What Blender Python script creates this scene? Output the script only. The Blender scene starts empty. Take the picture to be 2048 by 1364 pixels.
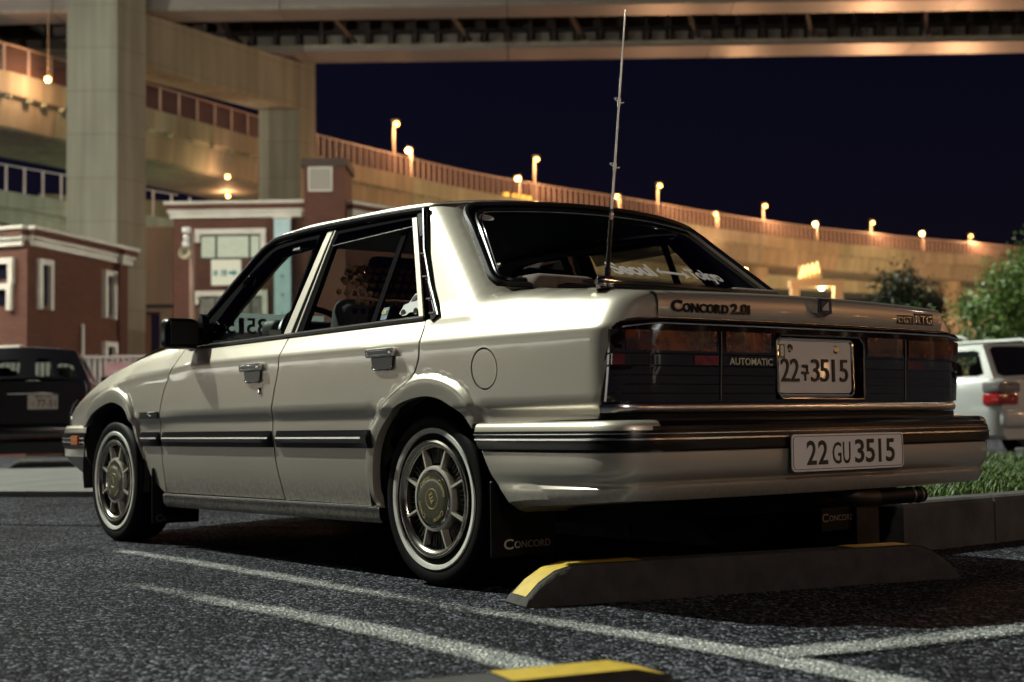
import bpy, bmesh, math, random
import numpy as np
from math import sin, cos, pi, radians
from mathutils import Vector, Matrix
from mathutils.geometry import delaunay_2d_cdt

# ------------------------------------------------------------------ camera, sky, sun, exposure
S = bpy.context.scene
COL = S.collection
YAW, PITCH, ROLL = -0.6715530, 0.0592065, -0.0145564
EYE = np.array([-3.61485, 3.33514, 0.52830])
fwd = np.array([cos(PITCH)*cos(YAW), cos(PITCH)*sin(YAW), sin(PITCH)])
rgt = np.array([sin(YAW), -cos(YAW), 0.0]); upv = np.cross(rgt, fwd)
r2 = cos(ROLL)*rgt + sin(ROLL)*upv; u2 = -sin(ROLL)*rgt + cos(ROLL)*upv
cam = bpy.data.cameras.new('camera'); camo = bpy.data.objects.new('camera', cam); COL.objects.link(camo)
camo.matrix_world = Matrix(((r2[0], u2[0], -fwd[0], EYE[0]), (r2[1], u2[1], -fwd[1], EYE[1]), (r2[2], u2[2], -fwd[2], EYE[2]), (0, 0, 0, 1)))
cam.sensor_width = 36; cam.lens = 36*2785.97/2048; cam.clip_start = 0.05; cam.clip_end = 2000
cam.dof.use_dof = True; cam.dof.focus_distance = 4.55; cam.dof.aperture_fstop = 3.2; cam.dof.aperture_blades = 9
S.camera = camo
S.view_settings.view_transform = 'Standard'; S.view_settings.look = 'None'
S.view_settings.exposure = 0.42; S.view_settings.gamma = 1; S.view_settings.use_curve_mapping = False
S.cycles.use_denoising = True; S.cycles.max_bounces = 10; S.cycles.transparent_max_bounces = 24
S.cycles.sample_clamp_indirect = 3.0; S.cycles.caustics_reflective = False; S.cycles.caustics_refractive = False

SUN_AZ, SUN_EL = math.atan2(.40, .86), radians(45)
w = bpy.data.worlds.new('World'); S.world = w; w.use_nodes = True
nt = w.node_tree; bg = nt.nodes['Background']
sky = nt.nodes.new('ShaderNodeTexSky'); sky.sky_type = 'NISHITA'; sky.sun_disc = False
sky.sun_elevation = SUN_EL; sky.sun_rotation = pi/2 - SUN_AZ; sky.air_density = 1.4; sky.dust_density = 0.4; sky.ozone_density = 3
mx = nt.nodes.new('ShaderNodeMix'); mx.data_type = 'RGBA'; mx.blend_type = 'MULTIPLY'; mx.inputs[0].default_value = 1
nt.links.new(sky.outputs[0], mx.inputs[6]); mx.inputs[7].default_value = (.85, .52, 1.15, 1)
nt.links.new(mx.outputs[2], bg.inputs[0]); bg.inputs[1].default_value = 0.0009
sl = bpy.data.lights.new('sun', 'SUN'); so = bpy.data.objects.new('sun', sl); COL.objects.link(so)
sl.energy = 4.2; sl.angle = radians(1.2); sl.color = (.94, 1.0, .86)
sd = Vector((cos(SUN_EL)*cos(SUN_AZ), cos(SUN_EL)*sin(SUN_AZ), sin(SUN_EL)))
so.rotation_euler = sd.to_track_quat('Z', 'Y').to_euler(); so.location = sd*30

# ------------------------------------------------------------------ helpers
FH = np.array([cos(YAW), sin(YAW), 0]); RT = np.array([sin(YAW), -cos(YAW), 0])
def site(r, f, z=0.0):
    """metres to the right of and ahead of the photographer's spot -> world"""
    p = EYE + r*RT + f*FH
    return (p[0], p[1], z)
SITE_ROT = YAW - pi/2     # turns local (x=right, y=ahead) into world

def mat(name, col, rough=.6, metal=0., coat=0., emit=None, estr=0., noise=None, bump=None, spec=.5, alpha=None, island=0.):
    m = bpy.data.materials.new(name); m.use_nodes = True
    t = m.node_tree; b = t.nodes['Principled BSDF']
    b.inputs['Base Color'].default_value = (*col, 1); b.inputs['Roughness'].default_value = rough
    b.inputs['Metallic'].default_value = metal; b.inputs['Coat Weight'].default_value = coat; b.inputs['Coat Roughness'].default_value = .04
    b.inputs['Specular IOR Level'].default_value = spec
    if emit: b.inputs['Emission Color'].default_value = (*emit, 1); b.inputs['Emission Strength'].default_value = estr
    if noise or bump: tc = t.nodes.new('ShaderNodeTexCoord')
    if noise:      # (scale, colour b, detail, stretch)
        mp = t.nodes.new('ShaderNodeMapping'); t.links.new(tc.outputs['Object'], mp.inputs[0])
        if len(noise) > 3: mp.inputs['Scale'].default_value = noise[3]
        n = t.nodes.new('ShaderNodeTexNoise'); n.inputs['Scale'].default_value = noise[0]; n.inputs['Detail'].default_value = noise[2] if len(noise) > 2 else 5
        t.links.new(mp.outputs[0], n.inputs['Vector'])
        cr = t.nodes.new('ShaderNodeValToRGB'); cr.color_ramp.elements[0].position = .35; cr.color_ramp.elements[1].position = .68
        cr.color_ramp.elements[0].color = (*col, 1); cr.color_ramp.elements[1].color = (*noise[1], 1)
        t.links.new(n.outputs[0], cr.inputs[0]); t.links.new(cr.outputs[0], b.inputs['Base Color'])
    if bump:       # (scale, strength, distance)
        n2 = t.nodes.new('ShaderNodeTexNoise'); n2.inputs['Scale'].default_value = bump[0]; n2.inputs['Detail'].default_value = 6
        t.links.new(tc.outputs['Object'], n2.inputs['Vector'])
        bp = t.nodes.new('ShaderNodeBump'); bp.inputs['Strength'].default_value = bump[1]; bp.inputs['Distance'].default_value = bump[2]
        t.links.new(n2.outputs[0], bp.inputs['Height']); t.links.new(bp.outputs[0], b.inputs['Normal'])
    return m

def glass(name, tint, gloss=.9, rough=.02):
    m = bpy.data.materials.new(name); m.use_nodes = True; t = m.node_tree
    for n in list(t.nodes): t.nodes.remove(n)
    o = t.nodes.new('ShaderNodeOutputMaterial'); tr = t.nodes.new('ShaderNodeBsdfTransparent'); gl = t.nodes.new('ShaderNodeBsdfGlossy')
    tr.inputs[0].default_value = (*tint, 1); gl.inputs[0].default_value = (gloss, gloss, gloss, 1); gl.inputs['Roughness'].default_value = rough
    lw = t.nodes.new('ShaderNodeLayerWeight'); lw.inputs[0].default_value = .5; pw = t.nodes.new('ShaderNodeMath'); pw.operation = 'POWER'; pw.inputs[1].default_value = 5; t.links.new(lw.outputs['Facing'], pw.inputs[0])
    fr = t.nodes.new('ShaderNodeMath'); fr.operation = 'MULTIPLY_ADD'; fr.inputs[1].default_value = .93; fr.inputs[2].default_value = .045; t.links.new(pw.outputs[0], fr.inputs[0]); mix = t.nodes.new('ShaderNodeMixShader')
    t.links.new(fr.outputs[0], mix.inputs[0]); t.links.new(tr.outputs[0], mix.inputs[1]); t.links.new(gl.outputs[0], mix.inputs[2])
    t.links.new(mix.outputs[0], o.inputs[0]); return m

def obj(name, verts, faces, m, parent=None, smooth=True, angle=35, uv=None):
    me = bpy.data.meshes.new(name); me.from_pydata([tuple(map(float, v)) for v in verts], [], [tuple(int(i) for i in f) for f in faces])
    if m is not None:
        for k in (m if isinstance(m, (list, tuple)) else [m]): me.materials.append(k)
    if smooth:
        me.polygons.foreach_set('use_smooth', [True]*len(me.polygons)); me.set_sharp_from_angle(angle=radians(angle))
    me.update()
    o = bpy.data.objects.new(name, me); COL.objects.link(o)
    if parent: o.parent = parent
    return o

def thing(name, label, cat, loc=(0, 0, 0), rz=0., group=None):
    o = bpy.data.objects.new(name, None); COL.objects.link(o); o.location = loc; o.rotation_euler = (0, 0, rz)
    o.empty_display_size = .1
    return tag(o, label, cat, group)
def tag(o, label=None, cat=None, group=None, kind=None):
    if label: o['label'] = label
    if cat: o['category'] = cat
    if group: o['group'] = group
    if kind: o['kind'] = kind
    return o
def copy_tree(o, parent=None):
    c = o.copy(); COL.objects.link(c)
    if parent: c.parent = parent
    for ch in [k for k in o.children]: copy_tree(ch, c)
    return c

class MB:
    """collects shapes into one mesh"""
    def __init__(s): s.v = []; s.f = []
    def add(s, v, f):
        k = len(s.v); s.v += [tuple(p) for p in v]; s.f += [tuple(i+k for i in q) for q in f]; return s
    def box(s, c, d, bev=0., seg=1, rot=None):
        bm = bmesh.new(); bmesh.ops.create_cube(bm, size=1)
        bmesh.ops.scale(bm, vec=d, verts=bm.verts)
        if bev: bmesh.ops.bevel(bm, geom=bm.edges[:], offset=bev, segments=seg, affect='EDGES', profile=.5)
        if rot is not None: bmesh.ops.transform(bm, matrix=rot.to_4x4(), verts=bm.verts)
        bmesh.ops.translate(bm, vec=c, verts=bm.verts)
        bm.verts.index_update(); s.add([v.co[:] for v in bm.verts], [[v.index for v in f.verts] for f in bm.faces]); bm.free(); return s
    def tube(s, pts, r, n=8, caps=True, closed=False):
        P = [Vector(p) for p in pts]; N = len(P); rings = []; rad = r if hasattr(r, '__len__') else [r]*N
        up = None
        for i in range(N):
            a = P[(i-1) % N] if (closed or i > 0) else P[i]; b = P[(i+1) % N] if (closed or i < N-1) else P[i]
            t = (b-a).normalized()
            if up is None: up = t.orthogonal().normalized()
            up = (up - t*up.dot(t));  up = up.normalized() if up.length > 1e-6 else t.orthogonal().normalized()
            q = t.cross(up)
            rings.append([P[i] + rad[i]*(cos(2*pi*k/n)*up + sin(2*pi*k/n)*q) for k in range(n)])
        v = [p for rr in rings for p in rr]; f = []
        for i in range(N if closed else N-1):
            j = (i+1) % N
            for k in range(n): f.append((i*n+k, i*n+(k+1) % n, j*n+(k+1) % n, j*n+k))
        if caps and not closed: f.append(tuple(range(n-1, -1, -1))); f.append(tuple((N-1)*n+k for k in range(n)))
        return s.add(v, f)
    def grid(s, G, flip=False, close_u=False, close_v=False):
        G = np.asarray(G, float); a, b = G.shape[:2]; f = []
        for i in range(a if close_u else a-1):
            for j in range(b if close_v else b-1):
                q = (i*b+j, ((i+1) % a)*b+j, ((i+1) % a)*b+(j+1) % b, i*b+(j+1) % b); f.append(q[::-1] if flip else q)
        return s.add(G.reshape(-1, 3), f)
    def lathe(s, prof, n=48, axis='y', c=(0, 0, 0), close=False):
        """prof: (radius, along axis)"""
        G = []
        for k in range(n):
            a = 2*pi*k/n; row = []
            for r, h in prof:
                p = {'y': (r*cos(a), h, r*sin(a)), 'z': (r*cos(a), r*sin(a), h), 'x': (h, r*cos(a), r*sin(a))}[axis]
                row.append((p[0]+c[0], p[1]+c[1], p[2]+c[2]))
            G.append(row)
        return s.grid(G, close_u=True, close_v=close)
    def sphere(s, c, r, n=12):
        rr = r if hasattr(r, '__len__') else (r, r, r)
        G = [[(c[0]+rr[0]*sin(pi*i/n)*cos(2*pi*j/(2*n)), c[1]+rr[1]*sin(pi*i/n)*sin(2*pi*j/(2*n)), c[2]+rr[2]*cos(pi*i/n)) for j in range(2*n)] for i in range(n+1)]
        return s.grid(G, close_v=True)
    def prism(s, poly, d, f=lambda a, b, h: (a, b, h)):
        n = len(poly); v = [f(a, b, 0) for a, b in poly]+[f(a, b, d) for a, b in poly]
        return s.add(v, [tuple(range(n-1, -1, -1)), tuple(range(n, 2*n))]+[(i, (i+1) % n, n+(i+1) % n, n+i) for i in range(n)])
    def build(s, name, m, parent=None, smooth=True, angle=35, fix=True):
        me = bpy.data.meshes.new(name); me.from_pydata([tuple(map(float, v)) for v in s.v], [], s.f)
        if fix:
            bm = bmesh.new(); bm.from_mesh(me); bmesh.ops.remove_doubles(bm, verts=bm.verts, dist=1e-6); bmesh.ops.recalc_face_normals(bm, faces=bm.faces); bm.to_mesh(me); bm.free()
        if m is not None: me.materials.append(m)
        if smooth: me.polygons.foreach_set('use_smooth', [True]*len(me.polygons)); me.set_sharp_from_angle(angle=radians(angle))
        o = bpy.data.objects.new(name, me); COL.objects.link(o)
        if parent: o.parent = parent
        return o

def smooth_line(pts, step, closed=False):
    """Catmull-Rom through pts, resampled"""
    P = np.array(pts, float); n = len(P); out = []
    for i in range(n if closed else n-1):
        g = (lambda k: P[k % n]) if closed else (lambda k: P[min(max(k, 0), n-1)])
        a, b, c, d = g(i-1), g(i), g(i+1), g(i+2); m = max(1, int(np.ceil(np.linalg.norm(c-b)/step)))
        for k in range(m):
            t = k/m; out.append(.5*((2*b)+(c-a)*t+(2*a-5*b+4*c-d)*t*t+(3*b-a-3*c+d)*t**3))
    if not closed: out.append(P[-1])
    return [tuple(p) for p in out]
def densify(poly, step):
    out = []
    for i, a in enumerate(poly):
        b = poly[(i+1) % len(poly)]; m = max(1, int(math.ceil(math.dist(a, b)/step)))
        out += [(a[0]+(b[0]-a[0])*k/m, a[1]+(b[1]-a[1])*k/m) for k in range(m)]
    return out
def inside(poly, P):
    P = np.asarray(P); x, y = P[:, 0], P[:, 1]; r = np.zeros(len(P), bool); n = len(poly)
    for i in range(n):
        (x1, y1), (x2, y2) = poly[i], poly[(i+1) % n]
        if y1 == y2: continue
        c = ((y1 > y) != (y2 > y)) & (x < (x2-x1)*(y-y1)/(y2-y1)+x1); r ^= c
    return r
def near(poly, P, d):
    P = np.asarray(P); best = np.full(len(P), 1e9); n = len(poly)
    for i in range(n):
        a = np.array(poly[i]); b = np.array(poly[(i+1) % n]); ab = b-a; L = ab@ab
        if L == 0: continue
        t = np.clip(((P-a)@ab)/L, 0, 1); best = np.minimum(best, np.hypot(*((a+t[:, None]*ab)-P).T))
    return best < d
def panel(name, outline, F, m, parent, out, step=.03, rim=.02, holes=(), ga=None, gb=None, extra=(), smooth_angle=35, avoid=None):
    """a trimmed sheet: outline in a flat (a,b) domain lifted by F(a,b)->xyz, with its edges folded inwards by rim"""
    ol = densify(outline, step); hs = [densify(h, step) for h in holes]
    A = np.array(ol); a0, b0 = A.min(0); a1, b1 = A.max(0)
    ga = np.arange(a0+step/2, a1, step) if ga is None else np.array([g for g in ga if a0 < g < a1])
    gb = np.arange(b0+step/2, b1, step) if gb is None else np.array([g for g in gb if b0 < g < b1])
    P = np.array([(a, b) for a in ga for b in gb]).reshape(-1, 2)
    if avoid is not None and len(P): P = P[~avoid(P[:, 0], P[:, 1])]
    P = np.vstack([P, np.array([tuple(e) for e in extra]).reshape(-1, 2)])
    if len(P):
        k = inside(ol, P) & ~near(ol, P, step*.28)
        for h in hs: k &= ~inside(h, P) & ~near(h, P, step*.28)
        P = P[k]
    V = [Vector(p) for p in ol]; faces = [list(range(len(ol)))]; edges = []
    for h in hs:
        s0 = len(V); V += [Vector(p) for p in h]; edges += [(s0+i, s0+(i+1) % len(h)) for i in range(len(h))]
    V += [Vector(p) for p in P.tolist()]
    v2, e2, f2, *_ = delaunay_2d_cdt(V, edges, faces, 1, 1e-6)
    v2 = np.array([tuple(v) for v in v2]); f2 = [f for f in f2]
    if hs:
        c = np.array([v2[list(f)].mean(0) for f in f2]); kill = np.zeros(len(f2), bool)
        for h in hs: kill |= inside(h, c)
        f2 = [f for f, k in zip(f2, kill) if not k]
    X = np.array(F(v2[:, 0], v2[:, 1])).T
    f3 = []
    tri = np.array([f[:3] for f in f2]); nrm = np.cross(X[tri[:, 1]]-X[tri[:, 0]], X[tri[:, 2]]-X[tri[:, 0]])
    if (nrm.sum(0)@np.array(out)) < 0: f2 = [tuple(reversed(f)) for f in f2]
    if rim:
        cnt = {}
        for f in f2:
            for i in range(len(f)): cnt[(f[i], f[(i+1) % len(f)])] = 1
        bd = [(a, b) for (a, b) in cnt if (b, a) not in cnt]; ids = sorted({i for e in bd for i in e}); mp = {i: len(X)+k for k, i in enumerate(ids)}
        X = np.vstack([X, X[ids]-np.array(out)*rim]); f2 = list(f2)+[(b, a, mp[a], mp[b]) for a, b in bd]
    return obj(name, X, f2, m, parent, True, smooth_angle)

def mirror(o, name=None):
    """right-hand twin of a left-hand part (y -> -y)"""
    me = o.data.copy(); n = len(me.vertices); a = np.empty(n*3); me.vertices.foreach_get('co', a); a = a.reshape(-1, 3); a[:, 1] *= -1
    me.vertices.foreach_set('co', a.ravel()); me.flip_normals(); me.update()
    c = bpy.data.objects.new(name or o.name.split('.')[0], me); COL.objects.link(c); c.parent = o.parent
    return c

def text_geo(s, bold=0., extrude=.02, res=3):
    cu = bpy.data.curves.new('lettering', 'FONT'); cu.body = s; cu.size = 1; cu.offset = bold; cu.extrude = extrude; cu.resolution_u = res
    o = bpy.data.objects.new('lettering', cu); COL.objects.link(o); bpy.context.view_layer.update()
    me = bpy.data.meshes.new_from_object(o.evaluated_get(bpy.context.evaluated_depsgraph_get()))
    v = np.array([p.co[:] for p in me.vertices]).reshape(-1, 3); f = [tuple(p.vertices) for p in me.polygons]
    bpy.data.objects.remove(o); bpy.data.curves.remove(cu); bpy.data.meshes.remove(me)
    if len(v):
        lo, hi = v.min(0), v.max(0); v[:, 0] = (v[:, 0]-lo[0])/max(1e-6, hi[0]-lo[0]); v[:, 1] = (v[:, 1]-lo[1])/max(1e-6, hi[1]-lo[1]); v[:, 2] = (v[:, 2]+extrude)/(2*extrude)
    return v, f
def text(name, parts, mapf, m, parent):
    """parts: (string, x0, y0, width, height, bold, slant); mapf(a, b, h) -> xyz with a to the right, b up, h off the surface"""
    V, Fc = [], []
    for p in parts:
        s, x0, y0, ww, hh = p[:5]; bold = p[5] if len(p) > 5 else 0.; sl_ = p[6] if len(p) > 6 else 0.
        v, f = text_geo(s, bold); k = len(V)
        for q in v: V.append(mapf(x0+q[0]*ww+sl_*q[1]*hh, y0+q[1]*hh, q[2]))
        Fc += [tuple(i+k for i in g) for g in f]
    return obj(name, V, Fc, m, parent, False)

# ------------------------------------------------------------------ materials
M = {}
def paint(name, col, metal=.66, rough=.38):
    m = mat(name, col, rough, metal, 1.0, noise=(1.6, tuple(c*.93 for c in col), 3))
    t = m.node_tree; b = t.nodes['Principled BSDF']; tc = t.nodes.new('ShaderNodeTexCoord')
    n = t.nodes.new('ShaderNodeTexNoise'); n.inputs['Scale'].default_value = 3.2; n.inputs['Detail'].default_value = 2
    bp = t.nodes.new('ShaderNodeBump'); bp.inputs['Strength'].default_value = .12; bp.inputs['Distance'].default_value = .01
    t.links.new(tc.outputs['Object'], n.inputs[0]); t.links.new(n.outputs[0], bp.inputs['Height']); t.links.new(bp.outputs[0], b.inputs['Coat Normal'])
    b.inputs['Coat Roughness'].default_value = .05
    return m
M['paint'] = paint('champagne_paint', (.52, .475, .40))
# road film of dust on the lower body
def dusty(name, src):
    m = src.copy(); m.name = name; t = m.node_tree; b = t.nodes['Principled BSDF']
    ge = t.nodes.new('ShaderNodeNewGeometry'); sp = t.nodes.new('ShaderNodeSeparateXYZ'); t.links.new(ge.outputs['Position'], sp.inputs[0])
    mr = t.nodes.new('ShaderNodeMapRange'); mr.inputs[1].default_value = .37; mr.inputs[2].default_value = .25; t.links.new(sp.outputs[2], mr.inputs[0])
    n = t.nodes.new('ShaderNodeTexNoise'); n.inputs['Scale'].default_value = 60; n.inputs['Detail'].default_value = 8; n.inputs['Roughness'].default_value = .8
    t.links.new(ge.outputs['Position'], n.inputs[0])
    mu = t.nodes.new('ShaderNodeMath'); mu.operation = 'MULTIPLY'; ga = t.nodes.new('ShaderNodeMapRange'); ga.inputs[1].default_value = .30; ga.inputs[2].default_value = .62; t.links.new(n.outputs[0], ga.inputs[0]); t.links.new(mr.outputs[0], mu.inputs[0]); t.links.new(ga.outputs[0], mu.inputs[1])
    mxx = t.nodes.new('ShaderNodeMix'); mxx.data_type = 'RGBA'; t.links.new(mu.outputs[0], mxx.inputs[0])
    src_col = b.inputs['Base Color'].links[0].from_socket; t.links.new(src_col, mxx.inputs[6]); mxx.inputs[7].default_value = (.10, .09, .08, 1)
    t.links.new(mxx.outputs[2], b.inputs['Base Color'])
    m2 = t.nodes.new('ShaderNodeMath'); m2.operation = 'SUBTRACT'; m2.inputs[0].default_value = 1; t.links.new(mu.outputs[0], m2.inputs[1]); t.links.new(m2.outputs[0], b.inputs['Coat Weight'])
    return m
M['paint_low'] = dusty('champagne_paint_dusty', M['paint'])
def lens_mat(name, c0, c1):
    m = mat(name, c0, .10, 0, 1.0); t = m.node_tree; b = t.nodes['Principled BSDF']; tc = t.nodes.new('ShaderNodeTexCoord'); L = t.links.new
    wv = t.nodes.new('ShaderNodeTexWave'); wv.bands_direction = 'Y'; wv.inputs['Scale'].default_value = 38; wv.inputs['Distortion'].default_value = .6; L(tc.outputs['Object'], wv.inputs[0])
    n = t.nodes.new('ShaderNodeTexNoise'); n.inputs['Scale'].default_value = 14; L(tc.outputs['Object'], n.inputs[0])
    cr = t.nodes.new('ShaderNodeValToRGB'); cr.color_ramp.elements[0].position = .38; cr.color_ramp.elements[1].position = .66; cr.color_ramp.elements[0].color = (*c1, 1); cr.color_ramp.elements[1].color = (*c0, 1); L(n.outputs[0], cr.inputs[0]); L(cr.outputs[0], b.inputs['Base Color'])
    bp = t.nodes.new('ShaderNodeBump'); bp.inputs['Strength'].default_value = .35; bp.inputs['Distance'].default_value = .002; L(wv.outputs[1], bp.inputs['Height']); L(bp.outputs[0], b.inputs['Normal'])
    return m
M['black'] = mat('black_plastic', (.004, .004, .005), .28, spec=.22)
M['frame'] = mat('black_window_frame', (.005, .005, .006), .9, spec=.02)
M['trim'] = mat('bright_trim', (.86, .85, .82), .24, 1.0)
M['vane'] = mat('dark_vane', (.16, .155, .14), .4, .5)
M['steel'] = mat('aerial_steel', (.75, .74, .72), .38, .75)
M['rubber'] = mat('black_rubber', (.004, .004, .005), .5, spec=.15)
M['tyre'] = mat('tyre_rubber', (.0022, .0022, .0026), .6, bump=(60, .3, .002), spec=.10)
M['under'] = mat('underbody_black', (.006, .006, .006), .8)
M['chrome'] = mat('chrome', (.82, .80, .77), .07, 1.0)
M['chrome_dull'] = mat('wheel_trim_metal', (.60, .57, .50), .22, 1.0, noise=(30, (.42, .38, .32), 5))
M['alloy'] = mat('silver_wheel_paint', (.52, .50, .43), .38, .5, .3, noise=(25, (.42, .39, .33), 5))
M['white_rubber'] = mat('whitewall_rubber', (.62, .62, .57), .55, noise=(18, (.45, .44, .40), 6))
M['hub'] = mat('olive_hub_plastic', (.055, .052, .028), .22, .3, .6)
M['gold'] = mat('gold_print', (.42, .34, .14), .35, .6)
M['lens_dark'] = mat('smoked_lens', (.007, .0015, .0025), .06, 0, 1.0)
M['lens_amber'] = lens_mat('amber_lens', (.16, .034, .005), (.03, .004, .002))
M['lens_red'] = lens_mat('red_lens', (.20, .006, .010), (.05, .002, .004))
M['plate'] = mat('plate_white', (.62, .60, .58), .3, 0, .5)
M['plate2'] = mat('plate_print_white', (.74, .72, .72), .28, 0, .3)
M['ink'] = mat('black_ink', (.01, .01, .011), .3)
M['glass'] = glass('car_glass', (.82, .88, .85))
M['glass_rear'] = glass('rear_glass_tinted', (.50, .52, .54))
M['visor'] = glass('smoked_visor', (.10, .11, .12))
M['sticker'] = mat('white_vinyl', (.62, .62, .62), .5)
M['sticker_grey'] = mat('grey_vinyl', (.40, .42, .41), .5)
M['fabric'] = mat('seat_cloth', (.03, .028, .027), .85, bump=(80, .4, .004))
M['fabric_lt'] = mat('parcel_shelf_cloth', (.10, .075, .065), .9)
M['dash'] = mat('dashboard_vinyl', (.016, .016, .017), .6)
M['exh'] = mat('pipe_ring_steel', (.3, .28, .26), .3, .9)
M['bead'] = mat('wooden_bead', (.30, .16, .06), .22, 0, .7)
M['headliner'] = mat('headliner_cloth', (.05, .048, .045), .9)
M['amber_side'] = mat('amber_marker', (.45, .10, .02), .15, 0, .8)
# ---- body surfaces (rear axle at x=0, front is +x, left is +y)
def cub(xs, ys, x):
    xs = np.asarray(xs, float); ys = np.asarray(ys, float); x = np.asarray(x, float)
    i = np.clip(np.searchsorted(xs, x)-1, 0, len(xs)-2); mm = np.gradient(ys, xs); h = xs[i+1]-xs[i]; t = np.clip((x-xs[i])/h, -.2, 1.2)
    return (2*t**3-3*t**2+1)*ys[i]+(t**3-2*t**2+t)*h*mm[i]+(-2*t**3+3*t**2)*ys[i+1]+(t**3-t**2)*h*mm[i+1]
WX = [-1.05, -.95, -.8, -.5, 0, .5, 1, 1.5, 1.9, 2.3, 2.6, 2.9, 3.05, 3.15, 3.22, 3.28, 3.34]
WY = [.795, .803, .815, .83, .838, .842, .843, .842, .838, .826, .81, .787, .765, .748, .725, .69, .63]
PZ = [.15, .20, .27, .40, .50, .563, .582, .70, .776, .788, .86, .885, .905, .92, .93, .937, .945, .97]
PY = [-.10, -.072, -.055, -.036, -.026, -.022, -.009, -.003, 0, -.002, -.045, -.062, -.082, -.108, -.135, -.17, -.25, -.9]
TX = [1.6, 1.85, 2.18, 2.62, 2.90, 3.10, 3.24, 3.34]; TZ = [.876, .867, .849, .793, .743, .690, .610, .55]
def zdrop(x, z):
    x = np.asarray(x, float); z = np.asarray(z, float)
    d = np.clip((-.40-x)*.09, 0, .06); k = np.clip((z-.787)/.14, 0, 1.5)
    df = np.where(x > 1.6, (.893-cub(TX, TZ, x))*np.clip((x-1.6)/.3, 0, 1), 0); kf = np.clip((z+df*.8-.50)/.37, 0, 1.3)
    return z+d*k+df*kf
ARR = [(-.29,.50),(-.262,.58),(-.214,.628),(-.138,.660),(-.039,.674),(.063,.659),(.155,.620),(.257,.556),(.321,.481),(.346,.390),(.34,.30),(.325,.25)]
ARF = [(2.93,.50),(2.86,.575),(2.76,.645),(2.629,.680),(2.45,.706),(2.30,.668),(2.237,.590),(2.20,.48),(2.175,.40)]
def dpoly(P, x, z):
    best = np.full(np.shape(x), 1e9); P = np.array(P)
    for a, b in zip(P[:-1], P[1:]):
        ab = b-a; t = np.clip(((x-a[0])*ab[0]+(z-a[1])*ab[1])/(ab@ab), 0, 1)
        best = np.minimum(best, np.hypot(x-a[0]-t*ab[0], z-a[1]-t*ab[1]))
    return best
def CW(z): return np.interp(z, [.5, .8, .9], [.012, 0, .010])
def W(x): return cub(WX, WY, x)
def corner(x, z):
    t = np.clip((-.77-(x-CW(z)))/.117, 0, 1); return .16*(1-np.maximum(1-t**3, 0)**(1/2.2))
_ap = {}
def arch_polar(A):
    if id(A) not in _ap:
        c = (.01, .36) if A is ARR else (2.52, .36); P = smooth_line(A, .01); q = sorted((math.atan2(p[1]-c[1], p[0]-c[0]), math.hypot(p[0]-c[0], p[1]-c[1])) for p in P)
        _ap[id(A)] = (c, np.array([k[0] for k in q]), np.convolve(np.pad(np.array([k[1] for k in q]), 4, 'edge'), np.ones(9)/9, 'valid'))
    return _ap[id(A)]
def Yb(x, z):
    x = np.asarray(x, float); z = np.asarray(z, float)
    y = W(x)+np.interp(zdrop(x, z), PZ, PY)-corner(x, z)
    for A in (ARR, ARF):
        c, aa, ra = arch_polar(A); an = np.arctan2(z-c[1], x-c[0]); sd = np.hypot(x-c[0], z-c[1])-np.interp(an, aa, ra)
        u = np.clip((.016-sd)/.020, 0, 1)*np.clip((an-aa[0])/.15, 0, 1)*np.clip((aa[-1]-an)/.15, 0, 1); y = y+(.011*u*u*(3-2*u)+.006*np.clip(1-np.abs(sd+.012)/.05, 0, 1)*(u > 0))*(z > .25)*(np.abs(x-c[0]) < .48)
    return y
def Yg(z): return np.interp(z, [.80, .87, 1.24, 1.275, 1.305, 1.325, 1.34], [.816, .785, .622, .604, .575, .54, .48])
def xgask(z): return .168+(z-1.265)*1.195
def Yq(x, z):
    """quarter panel with the roof pillar growing out of it"""
    x = np.asarray(x, float); z = np.asarray(z, float)
    a = Yb(x, z); b = Yg(z)-.055*np.clip(1-(x-xgask(z))/.11, 0, 1.25)**2
    b = np.where(z > .845, b, 0); b = b-3*np.clip(-.02-(x-xgask(z)), 0, 9)
    k = .022; h = np.clip(.5+.5*(a-b)/k, 0, 1); return b*(1-h)+a*h+k*h*(1-h)
def Xr(y, z):
    """rear face and wrapped corners"""
    y = np.abs(np.asarray(y, float)); z = np.asarray(z, float); gap = np.clip((.812+np.interp(z, PZ, PY)-y)/.16, 0, 1)
    t = np.maximum(1-(1-gap)**2.2, 0)**(1/3.); return -.77-.117*t+CW(z)-.02*(1-np.minimum(y/.66, 1)**2)
def Xw(y, z):
    """rear window"""
    ye = .55+(1.27-z)*.45; return .05+(z-1.285)*1.15+.13*(np.abs(y)/ye)**2.2
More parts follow.
